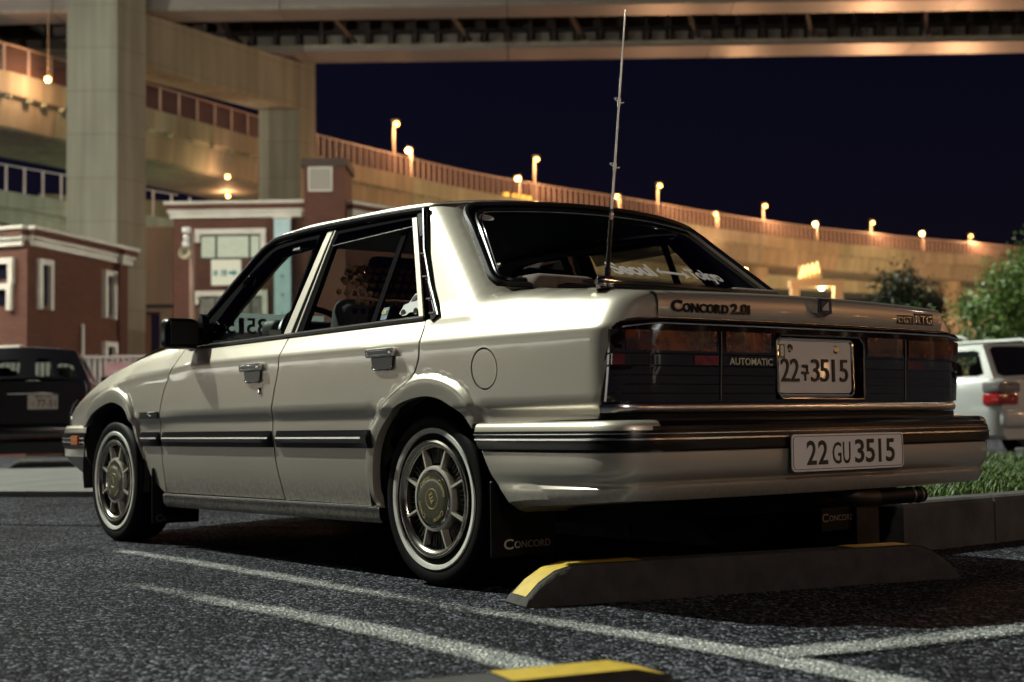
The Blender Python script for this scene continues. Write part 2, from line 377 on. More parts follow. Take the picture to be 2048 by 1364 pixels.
# ------------------------------------------------------------------ the champagne saloon car
car = thing('saloon_car', 'champagne beige four-door saloon car with a tall whip aerial, parked beside the white bay line', 'car')
IN = (0, 1, 0)
FS = lambda x, z: (x, Yb(x, z), z)
FQ = lambda x, z: (x, Yq(x, z), z)
FG = lambda off=0.: (lambda x, z: (x, Yg(z)+off+0*x, z))
FR = lambda off=0.: (lambda y, z: (Xr(y, z)-off, y, z))
FW = lambda off=0.: (lambda y, z: (Xw(y, z)-off, y, z))
ROWS = sorted(list(np.arange(.21, .56, .03))+[.563, .572, .582]+list(np.arange(.61, .77, .028))+[.776, .782, .788]+list(np.arange(.80, .955, .011))+list(np.arange(.964, 1.31, .012)))
XC = list(np.arange(-.93, -.76, .010))+list(np.arange(-.76, 3.2, .032))+list(np.arange(3.2, 3.36, .012))
def arch_extra(A):
    c, aa, ra = arch_polar(A); out = []
    for a in np.linspace(aa[0], aa[-1], 72):
        r = float(np.interp(a, aa, ra))
        for o_ in (-.040, -.030, -.020, -.010, -.004, .0, .004, .008, .012, .016, .024, .034): out.append((c[0]+cos(a)*(r+o_), c[1]+sin(a)*(r+o_)))
    return out
EXR, EXF = arch_extra(ARR), arch_extra(ARF)
def near_arch(A):
    c, aa, ra = arch_polar(A)
    def f(x, z):
        an = np.arctan2(z-c[1], x-c[0]); sd = np.hypot(x-c[0], z-c[1])-np.interp(an, aa, ra); return (np.abs(sd) < .046) & (an > aa[0]) & (an < aa[-1])
    return f
NR, NF = near_arch(ARR), near_arch(ARF)
both = []
def side(name, *a, **k):
    o = panel(name, *a, **k); both.append(o); return o

ARin = [(.293,.255),(.315,.306),(.310,.374),(.282,.459),(.221,.533),(.121,.592),(.002,.616),(-.089,.612),(-.174,.581),(-.232,.541),(-.252,.515)]
GAPR = [(.018,.858),(-.001,.780),(.012,.720),(.062,.665),(.150,.622),(.252,.568),(.321,.481),(.346,.390),(.338,.300),(.322,.255)]
GAPB = [(.889,.852),(.896,.745),(.942,.646),(.980,.536),(.979,.388),(.946,.258)]
GAPF = [(1.784,.861),(1.823,.762),(1.904,.670),(1.968,.544),(1.985,.374),(1.991,.256)]
gapr, gapb, gapf = smooth_line(GAPR, .02), smooth_line(GAPB, .03), smooth_line(GAPF, .03)
sh = lambda L, d: [(x+d, z) for x, z in L]
zs = lambda x: .847+.012*(1.7-x)/1.7
G2 = .0042
# quarter panel: door gap, wheel arch, bumper line, lamp edge, rear corner, deck edge, window edge, vent trim
deck = [(-.885,.818),(-.884,.85),(-.880,.878),(-.861,.888),(-.70,.906),(-.476,.927),(-.30,.947)]
lampe = [(-.794,.554),(-.816,.629),(-.832,.696),(-.846,.775),(-.852,.797),(-.862,.809),(-.875,.812),(-.885,.812)]
gk = [(float(xgask(z)), z) for z in np.linspace(.957, 1.262, 14)]
ventb = [(.262,1.263),(.150,1.10),(.060,.985),(-.048,.872)]
fuel = [(-.328+.064*cos(a), .692+.0635*sin(a)) for a in np.linspace(0, 2*pi, 28, endpoint=False)]
qo = sh(gapr, -G2)+smooth_line(ARin, .02)+[(-.262,.530),(-.5,.533),(-.785,.538)]+lampe+deck+[(-.262,.950)]+gk+[(.176,1.284),(.25,1.285),(.262,1.279)]+ventb+[(-.02,.862),(.012,.861)]
side('quarter_panel', qo, FQ, M['paint'], car, IN, .028, .03, holes=[fuel], ga=sorted(XC+list(np.arange(-.3, .262, .0085))), gb=ROWS, extra=EXR, avoid=NR)
ff = lambda off: (lambda x, z: (x, Yb(x, z)+off, z))
side('fuel_flap', [(-.328+(p[0]+.328)*.915, .692+(p[1]-.692)*.915) for p in fuel], ff(-.001), M['paint'], car, IN, .02, .012)
# doors
rd = [(.022,.861)]+[(x, zs(x)+.003) for x in np.linspace(.06, .85, 12)]+[(.884,.853)]+sh(gapb, -G2)+[(.9,.262),(.345,.262)]+sh(gapr, G2+.001)[::-1]
rear_door = side('rear_door', rd, FS, M['paint_low'], car, IN, .03, .03, ga=XC, gb=ROWS, extra=EXR, avoid=NR)
fd = [(.893,.853)]+[(x, zs(x)+.002) for x in np.linspace(.93, 1.74, 12)]+sh(gapf, -G2)+[(1.95,.258),(.95,.262)]+sh(gapb, G2)[::-1]
front_door = side('front_door', fd, FS, M['paint_low'], car, IN, .03, .03, ga=XC, gb=ROWS, extra=[])
AFin = smooth_line([(2.007,.255),(2.123,.319),(2.178,.386),(2.195,.452),(2.257,.551),(2.321,.618),(2.449,.650),(2.585,.640),(2.743,.602),(2.85,.546)], .02)
ft = [(x, float(cub(TX, TZ, x))+.030) for x in np.linspace(3.20, 1.86, 26)]
fo = [(1.995,.256)]+AFin+[(2.88,.543),(3.262,.543),(3.262,.60),(3.235,.635)]+ft+[(1.78,.872),(1.772,.866)]+sh(gapf, G2)
side('front_fender', fo, FS, M['paint'], car, IN, .028, .03, ga=XC, gb=ROWS, extra=EXF, avoid=NF)
# dark inner liner so that gaps and glasshouse stay black
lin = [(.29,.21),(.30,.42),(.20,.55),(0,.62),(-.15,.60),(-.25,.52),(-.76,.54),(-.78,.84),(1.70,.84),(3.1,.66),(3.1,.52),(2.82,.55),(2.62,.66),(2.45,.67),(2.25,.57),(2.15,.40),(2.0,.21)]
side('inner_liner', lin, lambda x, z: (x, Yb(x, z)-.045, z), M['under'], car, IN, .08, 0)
# sill (rocker) strip: painted sill under a chrome line
mb = MB(); mb.grid([[(x, float(W(x))+o, z+.016*(1.15-x)/.85*.0+dz(x)) for o, z in ((-.070,.250),(-.050,.250),(-.046,.244),(-.049,.212),(-.062,.196),(-.10,.192))] for dz in [lambda x: .008*(x-2.0)/-1.7] for x in np.linspace(.305, 2.0, 24)])
both.append(mb.build('sill_panel', M['paint_low'], car))
mb = MB(); mb.tube([(x, float(W(x))-.047, .246+.010*(2.0-x)/1.7) for x in np.linspace(.31, 1.99, 24)], .0065, 6); both.append(mb.build('sill_moulding', M['trim'], car))
# roof
def zc(x): return cub([.0, .08, .3, .6, 1.0, 1.25, 1.40, 1.46], [1.280, 1.300, 1.338, 1.356, 1.356, 1.334, 1.300, 1.278], x)
def zd(x): return cub([.0, .15, .27, .8, 1.15, 1.36, 1.46], [1.264, 1.274, 1.286, 1.302, 1.302, 1.276, 1.225], x)
def yd(x): return np.interp(x, [.05, .15, .20, .26, 1.2, 1.36, 1.46], [.50, .548, .578, .602, .606, .612, .62])
mb = MB(); Gd = []
for i in range(41):
    u = i/40; row = []
    for j in range(33):
        s = -1+2*j/32; xr = .055+.125*abs(s)**2.2+.005; xf = 1.41-.055*abs(s)**2; x = xr+(xf-xr)*u
        a = float(zc(x)); b = float(zd(x)); row.append((x, s*float(yd(x)), a-(a-b)*abs(s)**2.4))
    x_, y_, z_ = row[-1]
    q_ = min(1, max(0, (x_-.24)/.06))
    sk = [(x_, y_+.006*q_, z_-.006*q_-.001), (x_, y_+.010*q_, z_-.016*q_-.002), (x_, y_+.010*q_, z_-.032*q_-.003)]
    Gd.append([(p[0], -p[1], p[2]) for p in sk[::-1]]+row+sk)
mb.grid(Gd); roof = mb.build('roof', M['paint'], car, fix=False)
if roof.data.polygons[len(roof.data.polygons)//2+8].normal.z < 0: roof.data.flip_normals()
mb = MB(); mb.grid([[(p[0]*.96+.03, p[1]*.95, p[2]-.025) for p in r[4:-4]] for r in Gd]); mb.build('headliner', M['headliner'], car)
# boot lid: rear face turned over a soft edge into the deck
Gd = []
for y in np.linspace(-.655, .655, 41):
    x0 = float(Xr(y, .83)); yc = 1-(y/.655)**2; row = []
    for (dx, z) in ((0, .8145), (-.004, .825), (-.006, .845), (-.004, .862), (.001, .876), (.008, .8845), (.022, .8885), (.06, .8925), (.16, .903), (.30, .917), (.42, .928), (.47, .932)): row.append((x0+dx+.02*max(0, dx-.01)*0, y, z+.010*yc*(z-.8145)/.07*(z < .93)))
    Gd.append(row)
mb = MB(); mb.grid(Gd); lid = mb.build('boot_lid', M['paint'], car, angle=50)
mb = MB()
for s in (1, -1):
    mb.grid([[(x, s*yy, z) for yy in (.662, float(Yq(x, z))-.004)] for x, z in [(-.872,.884),(-.80,.893),(-.70,.904),(-.60,.912),(-.476,.925),(-.36,.936),(-.26,.946)]])
mb.grid([[(x, y, .935+.012*(x+.42)/.2) for y in np.linspace(-.66, .66, 7)] for x in (-.42, -.3, -.2)])
mb.build('rear_deck', M['paint'], car)
# bonnet, scuttle and nose
mb = MB(); Gd = []
for x in np.linspace(1.70, 3.27, 36):
    zt = float(cub(TX, TZ, x))+.036; ws = float(Yb(x, min(zt-.006, .93)))-.004
    Gd.append([(x+.07*(1-s*s)*(x-1.7)/1.57, s*ws, zt+.010+.03*(1-abs(s)**2.2)*min(1, (3.35-x))) for s in np.linspace(-1, 1, 19)])
mb.grid(Gd); mb.build('bonnet', M['paint'], car)
mb = MB(); mb.grid([[(3.255+.10*(1-(y/.70)**2)-.02*(z-.53)/.1, y, z) for y in np.linspace(-.70, .70, 21)] for z in (.50, .56, .60, .64, .67)]); mb.build('grille', M['black'], car)
for s in (1, -1):
    mb = MB(); mb.grid([[(3.275+.085*(1-(y/.70)**2)-.02*(z-.53)/.1, s*y, z) for y in np.linspace(.40, .69, 6)] for z in (.555, .60, .645)]); hl = mb.build('headlamp', M['lens_dark'], car)
    mb = MB(); mb.tube([(3.272, s*.704, .545), (3.268, s*.708, .60), (3.235, s*.712, .650), (3.15, s*.716, .684)], .008, 6); mb.build('headlamp_bezel', M['chrome'], car)
# bumpers
def bumper(path, prof, name, m, start=None, lift=False):
    P = smooth_line(path, .03); P = np.array(P); t = np.gradient(P, axis=0); t /= np.linalg.norm(t, axis=1)[:, None]; nn = np.c_[t[:, 1], -t[:, 0]]
    mid = np.array([1.0, 0]) if path[-1][0] < 1 else np.array([2., 0])
    if ((P-mid)*nn).sum() < 0: nn = -nn
    G = []
    for i in range(len(P)):
        row = []
        for z, o in prof:
            if lift:
                tt = min(1, i/(len(P)-1)/.42); z = .37-(.37-z)*(1-.44*tt) if z < .37 else z; o = o*(.35+.65*tt) if o > -.03 else o
            q = P[i]+nn[i]*o
            if start is not None and i < 9:
                x0 = np.interp(z, start[0], start[1]); k = 1-i/9.; q = q+np.array([(x0-P[0, 0])*k, 0])
            row.append((q[0], q[1], z))
        G.append(row)
    G = G+[[(p[0], -p[1], p[2]) for p in r] for r in G[-2::-1]]
    mb = MB(); mb.grid(G); return mb.build(name, m, car, angle=28)
RP = [(-.29,.838),(-.45,.852),(-.65,.862),(-.80,.866),(-.88,.856),(-.93,.825),(-.965,.76),(-.985,.66),(-1.0,.5),(-1.015,.25),(-1.02,0)]
RS = ([.28,.367,.487,.541], [-.458,-.372,-.300,-.262])
bumper(RP, [(.449,-.004),(.446,.002),(.42,.002),(.392,-.002),(.376,-.010),(.362,-.022),(.350,-.024),(.338,-.018),(.322,-.020),(.300,-.024),(.278,-.030),(.272,-.05),(.270,-.2)], 'rear_bumper', M['paint_low'], RS, True)
bumper(RP, [(.508,-.010),(.505,.004),(.492,.007),(.470,.010),(.455,.010),(.450,-.004)], 'bumper_rub_strip', M['black'], RS)
bumper(RP, [(.4985,.004),(.4975,.0085),(.4955,.0085),(.4945,.005)], 'bumper_bright_line', M['trim'], RS)
bumper(RP, [(.4860,.006),(.4845,.0115),(.4800,.0118),(.4785,.007)], 'bumper_bright_line', M['trim'], RS)
# painted shoulder on the flank, black step pad across the back
def shoulder(path, name, m, r0, r1, prof):
    P = np.array(smooth_line(path, .03)); t = np.gradient(P, axis=0); t /= np.linalg.norm(t, axis=1)[:, None]; nn = np.c_[t[:, 1], -t[:, 0]]
    mid = np.array([1.0, 0])
    if ((P-mid)*nn).sum() < 0: nn = -nn
    n = len(P); ids = range(int(n*r0), min(n, int(n*r1)+1)); mb = MB()
    mb.grid([[(P[i, 0]+nn[i, 0]*o, P[i, 1]+nn[i, 1]*o, z) for z, o in prof] for i in ids]); return mb.build(name, m, car, angle=40)
o = shoulder(RP, 'bumper_shoulder', M['paint'], 0, .50, [(.506,.002),(.518,.000),(.527,-.006),(.532,-.018),(.533,-.05)]); mirror(o)
for rng in ((.49, 1.0),):
    o = shoulder(RP, 'bumper_step_pad', M['black'], *rng, [(.506,.002),(.516,.001),(.521,-.006),(.523,-.012),(.527,-.014),(.531,-.022),(.533,-.05),(.536,-.09),(.545,-.16)]); mirror(o)
FP = [(2.84,.797),(2.98,.795),(3.10,.785),(3.20,.765),(3.26,.735),(3.305,.68),(3.33,.60),(3.37,.3),(3.385,0)]
bumper(FP, [(.55,-.05),(.548,-.01),(.536,.0),(.515,.002),(.51,-.004)], 'front_bumper_shoulder', M['paint'])
bumper(FP, [(.511,-.01),(.509,.004),(.49,.010),(.475,.010),(.465,.006),(.45,.008),(.443,-.006)], 'front_bumper_strip', M['black'])
for z in (.488, .468):
    bumper(FP, [(z+.003,.006),(z+.002,.0125),(z-.002,.0125),(z-.003,.006)], 'front_bumper_line', M['trim'])
bumper(FP, [(.443,-.004),(.435,.0),(.40,-.002),(.365,-.03),(.33,-.07),(.295,-.11),(.262,-.16),(.235,-.24)], 'front_bumper', M['paint_low'])
for s in (1, -1):
    mb = MB(); mb.box((2.95, s*.808, .478), (.085, .014, .046), .003); mb.build('side_marker', M['amber_side'], car)
# underbody, wheel wells
mb = MB(); mb.box((1.30, 0, .33), (3.6, 1.0, .22)); mb.box((1.15, 0, .33), (1.62, 1.44, .2)); mb.box((-.62, 0, .43), (.6, 1.5, .2)); mb.box((3.0, 0, .44), (.25, 1.4, .2))
for x in (0., 2.52): mb.box((x, 0, .60), (.75, 1.25, .12))
mb.box((.0, 0, .30), (.08, 1.3, .08))
mb.build('underbody', M['under'], car, smooth=False)
for x in (.0, 2.52):
    for s in (1, -1):
        mb = MB(); mb.grid([[(x+.355*cos(a), s*yy, .34+.30*sin(a)) for yy in (.50, .80)] for a in np.linspace(-.3, pi+.3, 20)]); mb.build('wheel_well', M['under'], car)
mb = MB(); mb.lathe([(0, -.22), (.075, -.22), (.085, -.20), (.085, .20), (.075, .22), (0, .22)], 20, 'y', (-.74, -.28, .33)); mb.tube(smooth_line([(-.80, -.10, .33), (-.90, -.08, .315), (-.945, -.11, .292), (-.955, -.18, .287)], .02), .031, 12); ex = mb.build('exhaust', mat('exhaust_steel', (.05, .042, .036), .45, .8), car)
mb = MB(); mb.tube([(-.955, -.17, .287), (-.955, -.42, .287)], .025, 14, caps=False); mb.build('tail_pipe', M['rubber'], ex)
for y in (-.36, -.40): mb = MB(); mb.lathe([(.0255, -.004), (.0275, 0), (.0255, .004)], 14, 'y', (-.955, y, .287)); mb.build('pipe_ring', M['exh'], ex)
# ---------------- wheels
def wheel(x, s):
    wh = bpy.data.objects.new('wheel', None); COL.objects.link(wh); wh.parent = car; wh.location = (x, s*.79, .295); wh.rotation_euler = (0, 0, 0 if s > 0 else pi)
    R = .275
    mb = MB(); mb.lathe([(.176,-.19),(.20,-.20),(.24,-.195),(.262,-.175),(.271,-.16),(R,-.13),(R,-.03),(.272,-.014),(.266,-.004),(.256,.002),(.244,.003),(.232,.001),(.214,-.006),(.198,-.008),(.186,-.014),(.178,-.03)], 72)
    ty = mb.build('tyre', M['tyre'], wh, angle=50)
    mb = MB(); mb.lathe([(.2065,-.006),(.208,.0018),(.2145,.0032),(.221,.0042),(.2225,.0030),(.224,.0)], 72); mb.build('whitewall_band', M['white_rubber'], wh)
    mb = MB(); mb.lathe([(.1605,-.010),(.163,-.004),(.172,.004),(.180,.0055),(.186,.002),(.1875,-.006),(.183,-.02)], 72); mb.build('trim_ring', M['chrome_dull'], wh)
    mb = MB(); mb.lathe([(0,-.052),(.10,-.05),(.152,-.046),(.1615,-.012)], 48); mb.build('wheel_disc', M['black'], wh)
    mb = MB(); mb.lathe([(.090,-.05),(.090,-.006),(.0925,-.001),(.098,-.0005),(.103,-.003),(.1045,-.010),(.1045,-.05)], 64); mb.build('hub_ring', M['alloy'], wh)
    for k in range(8):
        a = 2*pi*(k+.5)/8; m_ = Matrix.Rotation(-a, 3, 'Y'); mb = MB()
        v = [m_ @ Vector(p) for p in ((.102,-.028,-.0048),(.102,-.028,.0048),(.165,-.028,.0042),(.165,-.028,-.0042),(.102,-.002,-.0040),(.102,-.002,.0040),(.165,-.004,.0034),(.165,-.004,-.0034))]
        mb.add(v, [(0,1,2,3),(7,6,5,4),(0,4,5,1),(1,5,6,2),(2,6,7,3),(3,7,4,0)]); mb.build('spoke', M['alloy'], wh, smooth=False)
    for k in range(8):
        mb = MB()
        for q in (-2, -1, 0, 1, 2):
            a = 2*pi*(k+q*.145)/8; m_ = Matrix.Rotation(-a, 3, 'Y'); mb.box(m_ @ Vector((.137, -.032, 0)), (.046, .020, .0016), 0, 1, m_)
        tag(mb.build('vanes', M['vane'], wh, smooth=False), kind='stuff')
    mb = MB(); mb.lathe([(.0,.004),(.055,.0042),(.080,.003),(.086,.000),(.0895,-.004)], 64); cap = mb.build('hub_cap', M['hub'], wh)
    mb = MB(); mb.lathe([(.0835,.0025),(.087,.0035),(.091,.001),(.0912,-.006)], 64); mb.build('cap_rim', M['chrome'], cap)
    mb = MB(); mb.lathe([(.030,.0045),(.0305,.0052),(.0325,.0052),(.033,.0044)], 48); mb.build('cap_circle', M['gold'], cap)
    rot0 = .55
    def arcmap(phi):
        # clockwise text around the rim seen from outside (+y, x to the left)
        def f(a, b, h):
            r = .062+b; t = phi+(a)/.066; return (r*sin(t)*-1, .0048+.0006*h, r*cos(t))
        return f
    for k in range(4):
        text('cap_lettering', [('C', 0, 0, .013, .014, .02), ('ONCORD', .0145, .0, .045, .0105, .02)], arcmap(rot0+k*pi/2), M['gold'], cap)
    def logo(a, b, h):
        t = rot0+.55; return (-(a*cos(t)+b*sin(t)), .0050+.0006*h, -a*sin(t)+b*cos(t))
    text('cap_emblem', [('K', -.019, -.010, .011, .020, .06), ('I', -.006, -.010, .005, .020, .06), ('A', .001, -.010, .013, .020, .06)], logo, M['gold'], cap)
    return wh
for x in (0., 2.52):
    for s in (1, -1):
        wheel(x, s)
# ---------------- glasshouse
WF = smooth_line([(.985,1.243),(1.141,1.243),(1.285,1.232)], .05)+[(1.391,1.151),(1.483,1.055),(1.575,.958),(1.622,.880),(.962,.874)]
WR = [(.836,1.240),(.330,1.238),(.062,.876),(.815,.873)]
fo = [(.968,1.264)]+smooth_line([(1.0,1.268),(1.156,1.270),(1.345,1.246),(1.512,1.112),(1.69,.94),(1.748,.864)], .06)+[(.960,.862)]
fr = side('front_door_frame', fo, FG(.006), M['frame'], car, IN, .05, .03, holes=[WF])
ro = [(.828,1.262),(.330,1.256),(.300,1.245),(.033,.872),(.808,.860)]
side('rear_door_frame', ro, FG(.006), M['frame'], car, IN, .05, .03, holes=[WR])
side('centre_pillar', [(.912,1.264),(.876,1.264),(.893,.864),(.943,.864)], FG(.008), M['paint'], car, IN, .05, .03)
side('pillar_trim', [(.875,1.264),(.828,1.263),(.808,.864),(.892,.864)], FG(.006), M['frame'], car, IN, .05, .02)
side('door_frame_strip', [(.858,1.263),(.852,1.263),(.848,.864),(.856,.864)], FG(.010), M['paint'], car, IN, .05, .02)
side('door_frame_strip', [(.327,1.240),(.300,1.240),(.034,.872),(.058,.872)], FG(.012), M['paint'], car, IN, .05, .02)
side('front_window', WF, FG(-.010), M['glass'], car, IN, .08, 0)
side('rear_window_side', WR, FG(-.010), M['glass'], car, IN, .08, 0)
side('window_bar', [(.380,1.245),(.352,1.245),(.338,.87),(.368,.87)], FG(-.002), M['frame'], car, IN, .06, .01)
# rear pillar vent trim with slots
vt = [(.302,1.250),(.262,1.262),(.248,1.258),(.150,1.10),(.060,.985),(-.050,.872),(-.018,.858)]
side('vent_trim', vt, FG(.013), M['black'], car, IN, .04, .03)
for za, zb in ((1.10,1.165),(1.015,1.085),(.935,1.0),(.885,.925)):
    fx = lambda z, o: float(np.interp(z, [.865, .985, 1.10, 1.25], [-.030, .083, .172, .280]))+o
    side('vent_slot', [(fx(za,-.012), za),(fx(za,.012), za),(fx(zb,.010), zb),(fx(zb,-.010), zb)], FG(.0145), M['lens_dark'], car, IN, .03, .004)
    mb = MB(); mb.tube([(fx(za,-.013), float(Yg(za))+.016, za-.002), (fx(za,.013), float(Yg(za))+.016, za-.002)], .0028, 6); mb.tube([(fx(za,-.013), float(Yg(za))+.015, za), (fx(zb,-.011), float(Yg(zb))+.015, zb)], .0016, 6); both.append(mb.build('vent_bright_edge', M['trim'], car))
mb = MB(); mb.tube([(.262,.630,1.264),(.165,float(Yg(1.10))+.012,1.11),(.062,float(Yg(.985))+.012,.985),(-.050,float(Yg(.872))+.012,.872),(-.022,.800,.858)], .006, 8); both.append(mb.build('vent_edge_moulding', M['black'], car))
# drip rail along roof and windscreen pillar
dp = smooth_line([(.255,.622,1.262),(.5,.620,1.272),(.786,.618,1.279),(1.156,.618,1.279),(1.355,.626,1.254),(1.514,.684,1.124),(1.60,.716,1.045),(1.705,.757,.940),(1.75,.78,.885)], .05)
mb = MB(); mb.tube(dp, .012, 8); both.append(mb.build('drip_rail', M['black'], car))
mb = MB(); mb.tube([(x, y+.009, z+.009) for x, y, z in dp], .0035, 6); both.append(mb.build('drip_bright_line', M['trim'], car))
mb = MB(); mb.grid([[(x+a, y-b, z+c) for a, b, c in ((-.01,.0,.012),(.012,.02,.016),(.05,.06,.004),(.055,.075,-.02),(.0,.04,-.03))] for x, y, z in dp[9:]]); both.append(mb.build('windscreen_pillar', M['paint'], car))
mb = MB(); mb.grid([[(x-.02+a, y-b, z+c) for a, b, c in ((-.01,.02,-.01),(.03,.07,.0),(.02,.10,-.03),(-.04,.05,-.04))] for x, y, z in dp[9:]]); both.append(mb.build('pillar_lining', M['under'], car))
# waist trim
sx = np.linspace(.03, 1.72, 36)
mb = MB(); mb.grid([[(x, float(Yb(x, zs(x)))+o, zs(x)+h) for o, h in ((-.002,.002),(.004,.004),(.0045,.012),(-.002,.018),(-.02,.022))] for x in sx]); both.append(mb.build('waist_trim', M['black'], car))
mb = MB(); mb.tube([(x, float(Yb(x, zs(x)))+.0035, zs(x)+.0155) for x in sx], .0028, 6); both.append(mb.build('waist_bright_line', M['trim'], car))
# rain visor over the rear door window and front window
for zo in ([(.823,1.244),(.303,1.238),(.304,1.206),(.815,1.196)], [(1.30,1.226),(.975,1.240),(.965,1.196),(1.20,1.186),(1.36,1.080),(1.47,.96),(1.54,.90),(1.60,.90),(1.475,1.055),(1.391,1.145)]):
    side('rain_visor', zo, lambda x, z: (x, Yg(z)+.006+.30*(1.245-z)*.55*(z > 1.1)+.008*(z <= 1.1), z), M['visor'], car, IN, .03, .003)
mb = MB(); mb.tube([(.816,.655,1.196),(.304,.651,1.206)], .0025, 6); both.append(mb.build('visor_edge', M['trim'], car))
o = text('visor_print', [('CONCORD', 0, 0, .05, .009, .02)], lambda a, b, h: (1.12-a, float(Yg(1.21+b))+.016+.001*h, 1.21+b), M['sticker_grey'], car)
# side mouldings
def strip(x0, x1, s0=.012, s1=.012):
    prof = [(.452,-.004),(.454,.008),(.468,.011),(.472,.014),(.484,.0145),(.490,.0145),(.498,.012),(.505,.009),(.514,.006),(.516,-.004)]
    xs = [x0, x0+.004]+list(np.linspace(x0+s0, x1-s1, max(3, int((x1-x0)/.06))))+[x1-.004, x1]; G = []
    for i, x in enumerate(xs):
        k = 0 if i in (0, len(xs)-1) else (.7 if i in (1, len(xs)-2) else 1)
        G.append([(x, float(Yb(x, .49))+o*k-.001+(.0015 if k else -.003), z+(.004*(1-k))*(1 if z < .48 else -1)) for z, o in prof])
    mb = MB(); mb.grid(G); p = mb.build('side_moulding', M['black'], car, angle=30); both.append(p)
    mb = MB(); mb.grid([[(x, float(Yb(x, .49))+o, z) for z, o in ((.4835,.0135),(.485,.0165),(.4905,.0165),(.492,.0135))] for x in np.linspace(x0+.014, x1-.014, 20)]); q = mb.build('moulding_bright_line', M['trim'], car); q.parent = car; both.append(q)
strip(.292, .955); strip(.988, 1.952); strip(1.982, 2.185)
side('wing_badge', [(1.965,.571),(2.165,.572),(2.150,.600),(1.960,.600)], lambda x, z: (x, Yb(x, z)+.006, z), M['black'], car, IN, .05, .008)
mb = MB(); mb.tube([(1.968,float(Yb(2.0,.6))+.006,.6),(2.15,float(Yb(2.1,.6))+.006,.6)], .002, 6); mb.tube([(2.07,float(Yb(2.07,.585))+.008,.592),(2.03,float(Yb(2.07,.585))+.008,.58)], .002, 6); both.append(mb.build('badge_edge', M['trim'], car))
# door handles
for hx, z0, par in ((.120, .712, rear_door), (1.005, .700, front_door)):
    y = float(Yb(hx+.08, z0+.04)); hd = bpy.data.objects.new('handle', None); COL.objects.link(hd); hd.parent = car; hd.location = (hx, y, z0)
    mb = MB(); mb.box((.082, .010, .053), (.160, .026, .030), .007, 2); mb.build('flap', M['trim'], hd)
    mb = MB(); mb.box((.082, .0235, .054), (.118, .003, .012), .001); mb.build('flap_inset', M['ink'], hd)
    mb = MB(); mb.prism([(.018,.040),(.148,.040),(.140,.004),(.128,-.002),(.038,-.002),(.026,.004)], .006, lambda a, b, h: (a, h, b)); mb.build('cup', M['ink'], hd)
    mb = MB(); mb.tube([(.024,.006,.006),(.038,.006,-.003),(.128,.006,-.003),(.142,.006,.006)], .003, 6); mb.build('cup_edge', M['chrome'], hd)
    for g in (1,):
        r_ = bpy.data.objects.new('handle', None); COL.objects.link(r_); r_.parent = car; r_.location = (hx, -y, z0); r_.scale = (1, -1, 1)
        for ch in list(hd.children): k = ch.copy(); COL.objects.link(k); k.parent = r_
mb = MB(); mb.lathe([(0,.006),(.008,.006),(.013,.003),(.014,-.004)], 16, 'y', (1.043, float(Yb(1.043,.663)), .663)); mb.box((1.043, float(Yb(1.043,.663))+.005, .663), (.004,.004,.012)); both.append(mb.build('door_lock', M['chrome'], car))
# window stickers
o = side('car_sticker', [(.215,.897),(.205,.925),(.180,.930),(.160,.960),(.105,.965),(.085,.935),(.075,.93),(.075,.905),(.10,.897),(.115,.888),(.135,.897),(.155,.897),(.17,.888),(.19,.888)], FG(-.007), M['sticker_grey'], car, IN, .02, .001); both.remove(o)
for cx in (.190, .118):
    mb = MB(); mb.lathe([(0,.003),(.012,.003),(.0125,.0)], 16, 'y', (cx, float(Yg(.90))-.006, .897)); mb.build('sticker_wheel', M['ink'], car)
o = side('sticker_glass_print', [(.170,.936),(.155,.954),(.140,.956),(.140,.938)], FG(-.004), M['ink'], car, IN, .02, .001); both.remove(o)
o = side('sticker_glass_print', [(.133,.938),(.133,.956),(.110,.957),(.097,.938)], FG(-.004), M['ink'], car, IN, .02, .001); both.remove(o)
o = side('ok_sticker', [(.322,.882),(.285,.883),(.290,.925),(.325,.925)], FG(-.007), mat('blue_vinyl', (.03, .10, .16), .4), car, IN, .02, .001); both.remove(o)
text('ok_print', [('OK', 0, 0, .030, .016, .03)], lambda a, b, h: (.321-a, float(Yg(.9+b))-.0045+.001*h, .902+b), M['gold'], car)
for o in list(both): mirror(o)
# door mirrors
for s in (1, -1):
    mr = bpy.data.objects.new('door_mirror', None); COL.objects.link(mr); mr.parent = car; mr.location = (1.655, s*.79, .895)
    mb = MB(); mb.box((.0, s*.085, .018), (.095, .150, .125), .032, 4); mb.build('mirror_housing', M['black'], mr, angle=60)
    mb = MB(); mb.box((-.0485, s*.085, .018), (.004, .118, .092), .001); mb.build('mirror_glass', M['ink'], mr)
    mb = MB(); mb.prism([(.11,-.035),(-.075,-.030),(-.04,.09),(-.02,.10)], s*.03, lambda a, b, h: (a, h-s*.025, b)); mb.tube([(0,-s*.02,-.02),(0,s*.04,-.01)], .028, 10); mb.build('mirror_mount', M['black'], mr)
# windscreen
mb = MB(); mb.grid([[(1.405-.05*(y/.58)**2+(1.80-1.405-.06*abs(y/.58)**2+.01)*t, y*(1+.25*t), 1.290-.355*t+.02*t*(1-t)) for y in np.linspace(-.585, .585, 17)] for t in np.linspace(0, 1, 9)]); mb.build('windscreen', M['glass'], car)
